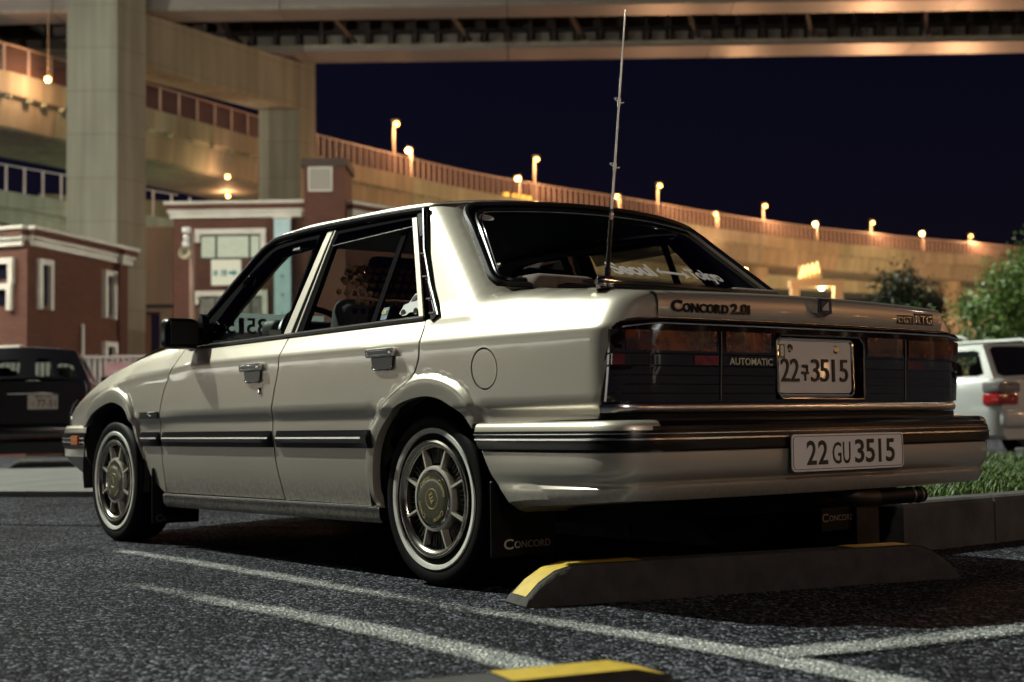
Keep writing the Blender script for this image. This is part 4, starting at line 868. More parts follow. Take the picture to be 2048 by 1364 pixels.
# second raised edge across the grass
k2 = thing('edging_kerb', 'dark low kerb crossing the grass in front of the white estate car', 'kerb', site(6.6, 13.2)); k2['kind'] = 'structure'; del k2['category']
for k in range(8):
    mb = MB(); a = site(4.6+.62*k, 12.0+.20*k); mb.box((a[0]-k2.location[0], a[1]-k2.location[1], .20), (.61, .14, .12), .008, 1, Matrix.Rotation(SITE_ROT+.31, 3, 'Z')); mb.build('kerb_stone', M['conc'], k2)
# raised pavement on the left
ap_ = None
A = [site(-9, 9.62), site(-3.43, 9.33), site(-2.76, 9.12), site(4.0, 7.0)]
pv = thing('pavement', 'pale raised pavement strip', 'pavement'); pv['kind'] = 'structure'; del pv['category']
def slab(poly, z0, z1, m, name, parent):
    mb = MB(); mb.prism([(p[0], p[1]) for p in poly], z1-z0, lambda a, b, h: (a, b, z0+h)); return mb.build(name, m, parent, smooth=False)
e0, e1 = np.array(site(-9, 11.3)[:2]), np.array(site(5.5, 6.55)[:2]); d = (e1-e0)/np.linalg.norm(e1-e0); nn = np.array([-d[1], d[0]])
if nn@FH[:2] < 0: nn = -nn
L = np.linalg.norm(e1-e0); s = 0
while s < L:
    q = [e0+d*(s+.005), e0+d*min(s+1.19, L), e0+d*min(s+1.19, L)+nn*.14, e0+d*(s+.005)+nn*.14]; slab(q, 0, .12, M['conc_lt'], 'kerb_stone', pv); s += 1.2
ag = obj('asphalt_apron', [(*(e0-nn*1.6), GZ0+.004), (*(e1-nn*1.6), GZ0+.004), (*(e1-nn*.003), .082), (*(e0-nn*.003), .082)], [(0, 1, 2, 3)], M['asphalt'], None, False); tag(ag, kind='structure')
slab([e0+nn*.146, e1+nn*.146, e1+nn*5.4, e0+nn*5.4], 0, .112, M['conc_lt'], 'paving', pv)
# concrete wheel stops
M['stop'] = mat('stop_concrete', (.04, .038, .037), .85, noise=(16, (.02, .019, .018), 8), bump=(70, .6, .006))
M['yellow'] = mat('yellow_paint', (.52, .36, .03), .6, noise=(30, (.40, .27, .03), 8), bump=(60, .3, .003))
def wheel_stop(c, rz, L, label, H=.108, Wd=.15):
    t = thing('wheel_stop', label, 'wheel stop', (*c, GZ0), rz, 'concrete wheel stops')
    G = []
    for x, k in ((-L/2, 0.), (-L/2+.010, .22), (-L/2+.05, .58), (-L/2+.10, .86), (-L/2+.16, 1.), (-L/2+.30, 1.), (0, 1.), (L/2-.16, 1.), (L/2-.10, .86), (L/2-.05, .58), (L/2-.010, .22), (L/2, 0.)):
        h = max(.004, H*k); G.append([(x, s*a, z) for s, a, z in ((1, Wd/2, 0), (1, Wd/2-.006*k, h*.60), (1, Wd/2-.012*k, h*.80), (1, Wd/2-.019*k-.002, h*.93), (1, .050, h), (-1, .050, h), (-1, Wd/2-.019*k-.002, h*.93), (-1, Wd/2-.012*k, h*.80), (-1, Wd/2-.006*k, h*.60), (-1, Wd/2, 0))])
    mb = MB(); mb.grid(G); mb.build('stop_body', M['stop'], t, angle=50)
    for s in (1, -1):
        mb = MB(); mb.grid([[(s*x, y, h+.003) for y in (-.048, 0, .048)] for x, h in ((L/2-.012, H*.24), (L/2-.05, H*.58), (L/2-.10, H*.86), (L/2-.16, H), (L/2-.38, H))]); mb.build('yellow_band', M['yellow'], t, angle=50)
    return t
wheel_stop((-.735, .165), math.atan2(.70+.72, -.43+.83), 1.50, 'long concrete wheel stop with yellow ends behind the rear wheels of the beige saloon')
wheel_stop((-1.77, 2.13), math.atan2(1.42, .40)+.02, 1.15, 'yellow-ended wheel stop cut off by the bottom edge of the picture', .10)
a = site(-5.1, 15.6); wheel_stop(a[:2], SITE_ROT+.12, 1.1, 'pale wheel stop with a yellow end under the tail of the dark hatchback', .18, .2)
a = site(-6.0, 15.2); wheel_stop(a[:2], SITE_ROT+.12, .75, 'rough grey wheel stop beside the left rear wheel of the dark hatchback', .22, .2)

# ------------------------------------------------------------------ buildings
def brick_mat(name, c1, c2, mo):
    m = bpy.data.materials.new(name); m.use_nodes = True; t = m.node_tree; b = t.nodes['Principled BSDF']; L = t.links.new
    uv = t.nodes.new('ShaderNodeUVMap'); bk = t.nodes.new('ShaderNodeTexBrick'); L(uv.outputs[0], bk.inputs['Vector'])
    bk.inputs['Color1'].default_value = (*c1, 1); bk.inputs['Color2'].default_value = (*c2, 1); bk.inputs['Mortar'].default_value = (*mo, 1)
    bk.inputs['Scale'].default_value = 1; bk.inputs['Brick Width'].default_value = .23; bk.inputs['Row Height'].default_value = .075; bk.inputs['Mortar Size'].default_value = .009; bk.inputs['Bias'].default_value = -.1
    tc = t.nodes.new('ShaderNodeTexCoord'); n = t.nodes.new('ShaderNodeTexNoise'); n.inputs['Scale'].default_value = .8; n.inputs['Detail'].default_value = 6; L(tc.outputs['Object'], n.inputs[0])
    mx_ = t.nodes.new('ShaderNodeMix'); mx_.data_type = 'RGBA'; mx_.blend_type = 'MULTIPLY'; mx_.inputs[0].default_value = .6; L(bk.outputs[0], mx_.inputs[6]); L(n.outputs[0], mx_.inputs[7]); 
    ga = t.nodes.new('ShaderNodeGamma'); ga.inputs[1].default_value = .8; L(mx_.outputs[2], ga.inputs[0]); L(ga.outputs[0], b.inputs['Base Color']); b.inputs['Roughness'].default_value = .75
    bp = t.nodes.new('ShaderNodeBump'); bp.inputs['Strength'].default_value = .5; bp.inputs['Distance'].default_value = .01; bp.invert = True; L(bk.outputs['Fac'], bp.inputs['Height']); L(bp.outputs[0], b.inputs['Normal'])
    return m
M['brick'] = brick_mat('red_brick', (.115, .028, .013), (.08, .020, .010), (.05, .024, .016))
M['stone'] = mat('white_stone_trim', (.72, .70, .62), .7, noise=(2.5, (.60, .58, .51), 6))
M['win_dark'] = mat('dark_window', (.012, .012, .02), .08, spec=.6)
M['blind'] = mat('lit_blind', (.42, .46, .38), .7, emit=(.62, .72, .52), estr=.16, noise=(9, (.36, .40, .33), 3))
M['frame_dk'] = mat('dark_window_frame', (.02, .018, .016), .5)
def uvbox(name, poly, z0, z1, m, parent):
    """walls of a plan polygon with metre UVs, plus a flat top"""
    V, Fc, UV = [], [], []
    n = len(poly); s = 0
    for i in range(n):
        a, b = poly[i], poly[(i+1) % n]; l = math.dist(a, b); k = len(V)
        V += [(*a, z0), (*b, z0), (*b, z1), (*a, z1)]; Fc.append((k, k+1, k+2, k+3)); UV += [(s, z0), (s+l, z0), (s+l, z1), (s, z1)]; s += l
    k = len(V); V += [(*p, z1) for p in poly]; Fc.append(tuple(range(k, k+n))); UV += [tuple(p) for p in poly]
    o = obj(name, V, Fc, m, parent, False); u = o.data.uv_layers.new(name='UVMap'); u.data.foreach_set('uv', [c for p in UV for c in p]); return o
def wall_frame(a, b):
    """local frame along a wall from a to b (site metres): f(s, out, z) -> world minus nothing"""
    a, b = np.array(a, float), np.array(b, float); d = (b-a)/np.linalg.norm(b-a); n = np.array([d[1], -d[0]])
    if n@np.array(a) > 0: n = -n          # towards the photographer
    return lambda s, o, z: (a[0]+d[0]*s+n[0]*o, a[1]+d[1]*s+n[1]*o, z)
def wbox(mb, W_, s0, s1, o0, o1, z0, z1):
    v = [W_(s, o, z) for z in (z0, z1) for s, o in ((s0, o0), (s1, o0), (s1, o1), (s0, o1))]
    mb.add(v, [(0,3,2,1),(4,5,6,7),(0,1,5,4),(1,2,6,5),(2,3,7,6),(3,0,4,7)]); return mb
def sthing(name, label, cat, r, f, z=0., group=None):
    """thing whose local axes are the site axes (x right, y ahead), standing at site (r, f)"""
    t = thing(name, label, cat, site(r, f, z), SITE_ROT, group); return t
def rel(W_, r, f): return lambda s, o, z: (W_(s, o, z)[0]-r, W_(s, o, z)[1]-f, z)
# low brick building on the left
lb = sthing('brick_building', 'low red-brick building with white window hoods behind the dark hatchback', 'building', -9.6, 27.5)
Pl = [(-9.6, 27.5), (-8.62, 31.2), (-13.5, 34.0), (-15.5, 29.6)]; rl = lambda p: (p[0]+9.6, p[1]-27.5)
uvbox('wall', [rl(p) for p in Pl], 0, 4.28, M['brick'], lb)
def cornice(W_, s0, s1, z, parent, k=1.):
    for (a, b, o, m) in ((z-.30*k, z-.17*k, .08*k, 'stone'), (z-.168*k, z-.10*k, .13*k, 'stone'), (z-.098*k, z+.02*k, .16*k, 'brick'), (z+.022*k, z+.09*k, .20*k, 'stone')):
        mb = MB(); wbox(mb, W_, s0-o, s1+o, -.05, o, a, b); q = mb.build('cornice', M[m], parent, smooth=False)
        if m == 'brick': q.data.uv_layers.new(name='UVMap')
Wr = rel(wall_frame(Pl[0], Pl[1]), -9.6, 27.5); Wl = rel(wall_frame(Pl[3], Pl[0]), -9.6, 27.5)
Lr, Ll = math.dist(Pl[0], Pl[1]), math.dist(Pl[3], Pl[0])
cornice(Wr, 0.16, Lr, 4.50, lb); cornice(Wl, 0, Ll-.16, 4.50, lb)
def hooded(W_, s, z0, z1, wd, parent, sides=(1, 1), top=True, m='win_dark'):
    w_ = bpy.data.objects.new('window', None); COL.objects.link(w_); w_.parent = parent
    mb = MB(); t = .11
    if top: wbox(mb, W_, s-t, s+wd+t, -.02, .10, z1, z1+.12)
    if sides[0]: wbox(mb, W_, s-t, s, -.02, .10, z0-.10, z1-.001)
    if sides[1]: wbox(mb, W_, s+wd, s+wd+t, -.02, .10, z0-.10, z1-.001)
    mb.build('window_hood', M['stone'], w_, smooth=False)
    mb = MB(); wbox(mb, W_, s, s+wd, -.05, .012, z0, z1); mb.build('pane', M[m], w_, smooth=False); return w_
hooded(Wr, .42, 3.06, 3.86, .26, lb); hooded(Wr, 2.85, 3.04, 3.88, .26, lb); hooded(Wr, 2.85, 1.5, 2.32, .30, lb)
hooded(Wl, Ll-1.75, 3.55, 3.85, 1.35, lb); hooded(Wl, Ll-1.75, 3.02, 3.34, 1.32, lb); hooded(Wl, Ll-1.7, 1.45, 2.1, 1.5, lb)
mb = MB(); a = Wr(1.9, .06, 0); mb.tube([(a[0], a[1], 1.2), (a[0], a[1], 2.75)], .04, 8); mb.build('downpipe', M['stone'], lb)
# taller brick building with a parapet and tower
tb = sthing('brick_building', 'two-storey red-brick building with a white cornice and a square tower', 'building', -9.3, 38)
rt_ = lambda p: (p[0]+9.3, p[1]-38)
uvbox('wall', [rt_(p) for p in [(-9.25, 38), (-5.62, 38), (-5.62, 47), (-9.25, 47)]], 0, 6.3, M['brick'], tb)
uvbox('tower', [rt_(p) for p in [(-5.62, 37.7), (-4.50, 37.7), (-4.50, 39.4), (-5.62, 39.4)]], 0, 7.75, M['brick'], tb)
uvbox('wing', [rt_(p) for p in [(-4.50, 38.2), (2.5, 47.5), (1.0, 50), (-4.50, 44)]], 0, 6.2, M['brick'], tb)
Wm = rel(wall_frame((-9.25, 38), (-5.62, 38)), -9.3, 38); cornice(Wm, .0, 3.44, 6.62, tb, 1.15)
Ww = rel(wall_frame((-4.50, 38.2), (2.5, 47.5)), -9.3, 38); cornice(Ww, .2, 11.6, 6.62, tb, 1.15)
Wt = rel(wall_frame((-5.62, 37.7), (-4.50, 37.7)), -9.3, 38)
mb = MB(); wbox(mb, Wt, -.07, 1.19, -1.8, .07, 7.62, 7.84); mb.build('tower_coping', mat('coping_dark', (.06, .04, .03), .7), tb, smooth=False)
mb = MB(); wbox(mb, Wt, .12, .78, 0, .035, 6.93, 7.60); o = mb.build('panel_frame', M['stone'], tb, smooth=False); mb = MB(); wbox(mb, Wt, .16, .74, .03, .05, 6.97, 7.56); mb.build('panel', mat('grey_panel', (.33, .31, .27), .6), tb, smooth=False)
def wide_window(z0, z1, s0, s1, lit):
    w_ = bpy.data.objects.new('window', None); COL.objects.link(w_); w_.parent = tb
    mb = MB(); wbox(mb, Wm, s0-.14, s1+.16, -.02, .10, z1, z1+.15); wbox(mb, Wm, s1+.02, s1+.16, -.02, .10, z0-.05, z1-.001); wbox(mb, Wm, s0-.14, s0-.0, -.02, .10, z1-.22, z1-.001); mb.build('window_hood', M['stone'], w_, smooth=False)
    mb = MB(); wbox(mb, Wm, s0, s1, -.02, .02, z0, z1); mb.build('window_frame', M['frame_dk'], w_, smooth=False)
    for a, b in ((.02, .245), (.285, .805), (.845, .985)):
        mb = MB(); wbox(mb, Wm, s0+(s1-s0)*a, s0+(s1-s0)*b, .0, .03, z0+.05, z1-.05); mb.build('pane', M['blind'] if lit else M['blind2'], w_, smooth=False)
M['blind2'] = mat('dim_blind', (.22, .22, .18), .5, noise=(6, (.10, .10, .08), 3))
wide_window(5.14, 5.82, .74, 2.38, True); wide_window(3.45, 4.12, .70, 2.42, False)
bn = sthing('banner', 'tall pale blue-white vertical banner hanging on the brick building', 'banner', -6.23, 37.8)
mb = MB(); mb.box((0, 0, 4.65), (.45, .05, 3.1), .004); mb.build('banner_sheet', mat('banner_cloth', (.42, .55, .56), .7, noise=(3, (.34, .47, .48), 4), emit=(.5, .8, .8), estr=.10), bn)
mb = MB(); mb.box((0, 0, 6.24), (.50, .07, .06), .01); mb.build('banner_rail', M['stone'], bn)
for k in range(5): text('banner_mark', [('\u25bc', -.05, 0, .10, .11)], (lambda z: lambda a, b, h: (a, -.032-.003*h, z+b))(5.6-.52*k), mat('banner_ink', (.12, .22, .25), .7), bn)
sg = sthing('direction_sign', 'white direction sign with a teal arrow pointing right, below the upper window', 'sign', -7.72, 37.6)
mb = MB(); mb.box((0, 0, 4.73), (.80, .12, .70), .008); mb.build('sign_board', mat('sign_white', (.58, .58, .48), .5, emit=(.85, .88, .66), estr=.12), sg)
M['teal'] = mat('teal_print', (.02, .20, .24), .5)
text('sign_lettering', [('\u672c', -.36, .0, .17, .19, .02), ('\u7dda', -.14, .0, .18, .19, .02)], lambda a, b, h: (a, -.064-.003*h, 4.62+b), M['teal'], sg)
mb = MB(); mb.prism([(.08,.055),(.20,.055),(.20,.0),(.32,.095),(.20,.19),(.20,.135),(.08,.135)], .004, lambda a, b, h: (a, -.063-h, 4.62+b)); mb.build('sign_arrow', M['teal'], sg, smooth=False)
# camera pole with loudspeaker
cp = sthing('camera_pole', 'slim pole carrying a white camera box and a horn loudspeaker', 'pole', -6.9, 30)
mb = MB(); mb.tube([(0, 0, 0), (0, 0, 4.75)], .055, 12); mb.tube([(-.13, 0, 4.62), (0, 0, 4.62)], .03, 8); mb.build('pole', mat('pole_paint', (.30, .20, .15), .5), cp)
mb = MB(); mb.box((-.10, -.06, 4.80), (.17, .2, .13), .02, 2); mb.box((-.10, -.06, 4.64), (.13, .18, .14), .04, 2); mb.box((-.10, -.06, 4.50), (.16, .2, .12), .02, 2); mb.build('camera_box', mat('white_plastic', (.62, .62, .60), .4), cp)
mb = MB(); mb.lathe([(.035, -.02), (.06, -.10), (.125, -.20), (.135, -.21), (.12, -.20), (.02, -.08), (0, -.08)], 20, 'y', (-.12, 0, 4.30)); mb.build('horn_speaker', mat('cream_plastic', (.40, .36, .26), .5), cp)
# white fence and pink banner behind the hatchback
wf = sthing('white_fence', 'white upright-bar fence running in front of the brick buildings', 'fence', -7, 24)
M['white_metal'] = mat('white_metal', (.50, .48, .45), .5)
mb = MB(); mb.box((1, 0, 1.78), (9, .04, .05)); mb.build('rail', M['white_metal'], wf); mb = MB(); mb.box((1, 0, .95), (9, .04, .05)); mb.build('rail', M['white_metal'], wf)
mb = MB(); mb.box((0, 0, 1.36), (.05, .02, .84)); bar = mb.build('bar', M['white_metal'], wf, smooth=False); bar.location.x = -3.4
for k in range(1, 90): c = bar.copy(); COL.objects.link(c); c.location.x = -3.4+.1*k
mb = MB(); mb.box((1, .03, 1.37), (9, .01, .80)); mb.build('mesh_sheet', mat('pale_mesh_sheet', (.36, .35, .33), .8), wf, smooth=False)
pb = sthing('pink_banner', 'pink and white banner tied to the white fence', 'banner', -6.35, 23.7)
mb = MB(); mb.box((0, 0, 1.42), (1.2, .02, .50)); mb.build('banner_sheet', mat('pink_cloth', (.55, .22, .26), .7, noise=(2.2, (.62, .45, .45), 2)), pb, smooth=False)
mb = MB()
for k in range(4): mb.box((-.36+.25*k, -.013, 1.42), (.16, .006, .20), .0)
mb.build('banner_marks', mat('banner_white', (.62, .52, .52), .7), pb, smooth=False)
# ------------------------------------------------------------------ expressway
def tones(base, n=4, k=.13):
    r = random.Random(3); out = []
    for _ in range(n):
        c0 = tuple(c*(1+r.uniform(-k, k)) for c in base); m = mat('weathered_concrete', c0, .75, noise=(.55, tuple(c*.70 for c in c0), 9, (1, 1, .3)))
        t = m.node_tree; L = t.links.new; b = t.nodes['Principled BSDF']; tc = t.nodes.new('ShaderNodeTexCoord'); sx_ = t.nodes.new('ShaderNodeSeparateXYZ'); L(tc.outputs['Object'], sx_.inputs[0])
        ad = t.nodes.new('ShaderNodeMath'); ad.operation = 'MULTIPLY_ADD'; ad.inputs[1].default_value = .8; L(sx_.outputs[0], ad.inputs[0]); L(sx_.outputs[1], ad.inputs[2])
        cb = t.nodes.new('ShaderNodeCombineXYZ'); L(ad.outputs[0], cb.inputs[0]); L(sx_.outputs[2], cb.inputs[1])
        bk = t.nodes.new('ShaderNodeTexBrick'); bk.offset = 0; bk.inputs['Scale'].default_value = 1; bk.inputs['Brick Width'].default_value = 2.4; bk.inputs['Row Height'].default_value = 1.85; bk.inputs['Mortar Size'].default_value = .035
        bk.inputs['Color1'].default_value = (1, 1, 1, 1); bk.inputs['Color2'].default_value = (.94, .94, .93, 1); bk.inputs['Mortar'].default_value = (.80, .79, .77, 1); L(cb.outputs[0], bk.inputs['Vector'])
        st_ = t.nodes.new('ShaderNodeMapping'); st_.inputs['Scale'].default_value = (1.6, 1.6, .06); L(tc.outputs['Object'], st_.inputs[0]); ns = t.nodes.new('ShaderNodeTexNoise'); ns.inputs['Scale'].default_value = 1.4; ns.inputs['Detail'].default_value = 5; L(st_.outputs[0], ns.inputs[0])
        mr = t.nodes.new('ShaderNodeMapRange'); mr.inputs[1].default_value = .42; mr.inputs[2].default_value = .62; mr.inputs[3].default_value = .84; mr.inputs[4].default_value = 1.05; L(ns.outputs[0], mr.inputs[0])
        m1 = t.nodes.new('ShaderNodeMix'); m1.data_type = 'RGBA'; m1.blend_type = 'MULTIPLY'; m1.inputs[0].default_value = 1; src = b.inputs['Base Color'].links[0].from_socket; L(src, m1.inputs[6]); L(bk.outputs[0], m1.inputs[7])
        m2 = t.nodes.new('ShaderNodeMix'); m2.data_type = 'RGBA'; m2.blend_type = 'MULTIPLY'; m2.inputs[0].default_value = 1; L(m1.outputs[2], m2.inputs[6]); L(mr.outputs[0], m2.inputs[7]); L(m2.outputs[2], b.inputs['Base Color'])
        out.append(m)
    return out
CT = tones((.36, .33, .27)); CG = tones((.36, .35, .28), 2, .05)
M['steel_dk'] = mat('shaded_dark_steel', (.035, .028, .026), .6, noise=(.8, (.06, .035, .028), 5))  # dark steel, with the shade under the deck put into its colour
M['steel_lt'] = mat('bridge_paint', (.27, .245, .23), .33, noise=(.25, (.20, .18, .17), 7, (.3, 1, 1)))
M['lamp_orange'] = mat('sodium_bulb', (1, .6, .2), .5, emit=(1.0, .42, .08), estr=5)
M['lamp_yellow'] = mat('bright_sodium_bulb', (1, .7, .3), .5, emit=(1.0, .50, .12), estr=9)
M['lamp_pole'] = mat('lamp_pole_paint', (.34, .26, .18), .5)
M['far_bulb'] = mat('far_sodium_bulb', (1, .6, .2), .5, emit=(1.0, .52, .18), estr=26)
M['lit_panel'] = mat('lit_panel_face', (.8, .8, .8), .4, emit=(.92, .96, 1.0), estr=1.7)
M['pier'] = mat('sodium_tinted_concrete', (.22, .14, .085), .8, noise=(.6, (.14, .09, .06), 8, (1, 1, .25)))  # orange sodium light put into the concrete colour
M['hood'] = mat('lamp_hood_paint', (.05, .045, .04), .6)
M['post'] = mat('fence_post_paint', (.42, .33, .26), .5)
def veil(name, col, k):
    m = mat(name, col, .5); t = m.node_tree; tr = t.nodes.new('ShaderNodeBsdfTransparent'); ms = t.nodes.new('ShaderNodeMixShader'); ms.inputs[0].default_value = k
    t.links.new(tr.outputs[0], ms.inputs[1]); t.links.new(t.nodes['Principled BSDF'].outputs[0], ms.inputs[2]); t.links.new(ms.outputs[0], t.nodes['Material Output'].inputs[0]); return m
M['smoke'] = veil('smoked_fence_panel', (.16, .10, .085), .6)
def point(parent, loc, power, col=(1.0, .50, .24), r=.12):
    l = bpy.data.lights.new('lamp_light', 'POINT'); l.energy = power; l.color = col; l.shadow_soft_size = r
    o = bpy.data.objects.new('lamp_light', l); COL.objects.link(o); o.parent = parent; o.location = loc; return o
def sprism(mb, poly, z0, z1, o=(0, 0)): return mb.prism([(p[0]-o[0], p[1]-o[1]) for p in poly], z1-z0, lambda a, b, h: (a, b, z0+h))
o0 = (-16.5, 58)
pf = sthing('portal_pier', 'huge concrete portal frame of two square columns and a cross beam', 'bridge pier', *o0)
dd = np.array([.48, .877])
def para(a, b, L): a, b = np.array(a), np.array(b); return [tuple(a), tuple(b), tuple(b+dd*L), tuple(a+dd*L)]
mb = MB(); sprism(mb, para((-18.62, 58), (-16.48, 58), 1.68), 0, 26, o0); mb.build('column', CG[0], pf, smooth=False)
mb = MB(); sprism(mb, para((-12.52, 69), (-10.46, 69), 1.3), 0, 20.4, o0); mb.build('column', CG[1], pf, smooth=False)
mb = MB(); sprism(mb, [(-18.60, 59.7), (-16.50, 59.7-1.66*.0-.2), (-10.50, 68.99), (-12.50, 68.99)], 16.4, 18.8, o0); mb.build('cross_beam', CT[1], pf, smooth=False)
mb = MB(); sprism(mb, [(-18.7, 60.4), (-16.3, 60.4), (-16.3, 60.55), (-18.7, 60.55)], 18.805, 18.86, o0); mb.build('bearing', M['steel_dk'], pf, smooth=False); mb = MB(); sprism(mb, [(-12.3, 68.1), (-10.6, 68.1), (-10.3, 69.3), (-12.2, 69.3)], 18.805, 18.86, o0); mb.build('bearing', M['steel_dk'], pf, smooth=False)
# upper deck: two box girders, webs in a shade colour with stiffeners, diagonal bracing
ud = sthing('upper_deck', 'upper expressway deck on two long girders with dark bracing between them', 'bridge', 0, 64)
def slabbox(name, r0, r1, f0, f1, z0, z1, m, parent, o=(0, 64)): mb = MB(); mb.box(((r0+r1)/2-o[0], (f0+f1)/2-o[1], (z0+z1)/2), (r1-r0, f1-f0, z1-z0)); return mb.build(name, m, parent, smooth=False)
for s in range(-6, 6):
    a, b = s*10+.02, s*10+9.98
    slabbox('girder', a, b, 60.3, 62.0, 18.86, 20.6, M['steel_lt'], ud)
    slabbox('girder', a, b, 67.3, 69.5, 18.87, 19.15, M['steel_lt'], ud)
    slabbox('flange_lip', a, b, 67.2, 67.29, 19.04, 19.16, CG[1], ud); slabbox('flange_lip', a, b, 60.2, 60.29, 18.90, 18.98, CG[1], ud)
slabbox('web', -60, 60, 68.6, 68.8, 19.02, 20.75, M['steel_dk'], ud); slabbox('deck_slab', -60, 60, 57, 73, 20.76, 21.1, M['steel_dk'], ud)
slabbox('deck_parapet', -60, 60, 56.6, 56.98, 20.4, 22.0, CT[0], ud)
slabbox('walkway_beam', -60, 60, 67.9, 68.1, 19.9, 20.05, M['under'], ud); slabbox('walkway_beam', -60, 60, 67.7, 67.9, 19.03, 19.2, M['under'], ud)
st = slabbox('stiffener', -.07, .07, 67.9, 68.59, 19.03, 20.74, M['steel_dk'], ud)
for k in range(-34, 32): c = st.copy(); COL.objects.link(c); c.location.x = k*1.15
st.location.x = 40
mb = MB(); mb.box((0, 0, 0), (.75, .2, .66)); mp = mb.build('web_panel', mat('web_panel_paint', (.16, .145, .125), .5), ud, smooth=False); mp.location = (-34*1.15+.575, 68.45-64, 19.62)
for k in range(-33, 32): c = mp.copy(); COL.objects.link(c); c.location.x = k*1.15+.575
for k in range(-6, 7):
    for q in (0,):
        x = k*5.6-3.4
        mb = MB(); mb.tube([(x, 62.1-64, 20.2), (x+1.6, 67.5-64, 19.3)], .11, 6); mb.tube([(x+.5, 62.1-64, 20.55), (x+.5, 67.5-64, 20.55)], .16, 6); mb.build('brace', M['steel_dk'], ud)
        mb = MB(); mb.box((x, 62.05-64, 20.15), (.34, .2, .42), .02); mb.box((x+1.6, 67.45-64, 19.32), (.36, .24, .30), .02); mb.build('brace_plate', M['steel_lt'], ud, smooth=False)
# curved ramp: parapet, girder, underside in nine-metre segments
RAMP = [(-60,20),(-44,36),(-32,47.5),(-22.60,57.71),(-20.08,61.94),(-17.3,66.6),(-13.8,73.2),(-11.08,78.6),(-6.82,85.2),(-0.67,93.64),(8.54,102.86),(16.55,111.2),(24.87,118.99),(35.93,127.3),(45.14,133.3),(53.83,138.2),(75,146),(100,151)]
rp = np.array(smooth_line(RAMP, 1.5)); tg = np.gradient(rp, axis=0); tg /= np.linalg.norm(tg, axis=1)[:, None]; no = np.c_[tg[:, 1], -tg[:, 0]]
no[(no*rp).sum(1) > 0] *= -1; no = -no           # inwards (away from the photographer)
ORG = (10, 105)
rmp = sthing('curved_ramp', 'long curved concrete expressway ramp with a parapet, sweeping across behind the saloon', 'bridge', *ORG)
SEC = [(.28,15.15),(.28,16.0),(.0,16.0),(.0,15.04),(.06,14.98),(.30,14.96),(.36,14.90),(.55,13.72),(.75,13.6),(5.6,13.6),(6.0,14.9),(6.6,15.0),(6.6,16.0),(6.4,16.0),(6.4,15.15),(.28,15.15)]
step = 7; i = 0; sgi = 0
while i < len(rp)-1:
    j = min(i+step, len(rp)-1); mb = MB()
    mb.grid([[(rp[q][0]+no[q][0]*o+(tg[q][0]*.02 if q == i else 0)-ORG[0], rp[q][1]+no[q][1]*o-ORG[1], z) for o, z in SEC] for q in range(i, j+1)]); mb.build('ramp_segment', CT[(sgi*7 % 5) % 4], rmp, smooth=False); i = j; sgi += 1
mb = MB()
for q in range(0, len(rp)-1, 1): mb.box((rp[q][0]+no[q][0]*.02-ORG[0], rp[q][1]+no[q][1]*.02-ORG[1], 14.90), (.22, .22, .16))
tag(mb.build('drip_blocks', CT[2], rmp, smooth=False), kind='stuff')
cum = np.r_[0, np.cumsum(np.linalg.norm(np.diff(rp, axis=0), axis=1))]
def at(s): return np.array([np.interp(s, cum, rp[:, 0]), np.interp(s, cum, rp[:, 1])]), np.array([np.interp(s, cum, no[:, 0]), np.interp(s, cum, no[:, 1])])
fn = sthing('ramp_fence', 'tall post-and-panel noise fence along the top of the curved ramp', 'fence', *ORG)
mb = MB(); mb.box((0, 0, .61), (.085, .10, 1.22)); post0 = mb.build('post', M['post'], fn, smooth=False); post0.location = (0, 0, -50)
s0 = cum[np.argmin(np.abs(rp[:, 0]+23))]; s = s0; n = 0
while s < cum[-1]-26 and n < 288:
    p, q = at(s); c = post0 if n == 0 else post0.copy()
    if n: COL.objects.link(c)
    c.location = (p[0]+q[0]*.14-ORG[0], p[1]+q[1]*.14-ORG[1], 16.0); s += .56 if rp[np.searchsorted(cum, s), 0] > -13 else 1.35; n += 1
sE = s; ss = np.linspace(s0, sE, 120)
mb = MB(); mb.grid([[(at(v)[0][0]+at(v)[1][0]*.14-ORG[0], at(v)[0][1]+at(v)[1][1]*.14-ORG[1], z) for z in (16.02, 17.18)] for v in ss]); mb.build('fence_panel', M['smoke'], fn, smooth=False)
mb = MB(); mb.tube([(at(v)[0][0]+at(v)[1][0]*.14-ORG[0], at(v)[0][1]+at(v)[1][1]*.14-ORG[1], 17.22) for v in ss], .05, 6); mb.build('fence_rail', M['post'], fn)
# piers under the ramp
for (r, f) in ((21.05, 119.5), (4.0, 101.5), (-9.5, 83.5), (42.5, 134.5)):
    t = sthing('ramp_pier', 'round concrete pier carrying the curved ramp', 'bridge pier', r, f, 0, 'piers under the curved ramp')
    t['label'] = {21.05: 'round concrete ramp pier just right of the sloping rear window', 4.0: 'ramp pier hidden behind the roof of the saloon', -9.5: 'ramp pier behind the tower of the brick building', 42.5: 'ramp pier behind the pale green tree'}[r]
    mb = MB(); mb.lathe([(.82, 0), (.82, 12.6), (1.1, 13.0), (1.1, 13.59)], 28, 'z'); mb.build('shaft', CT[1], t)
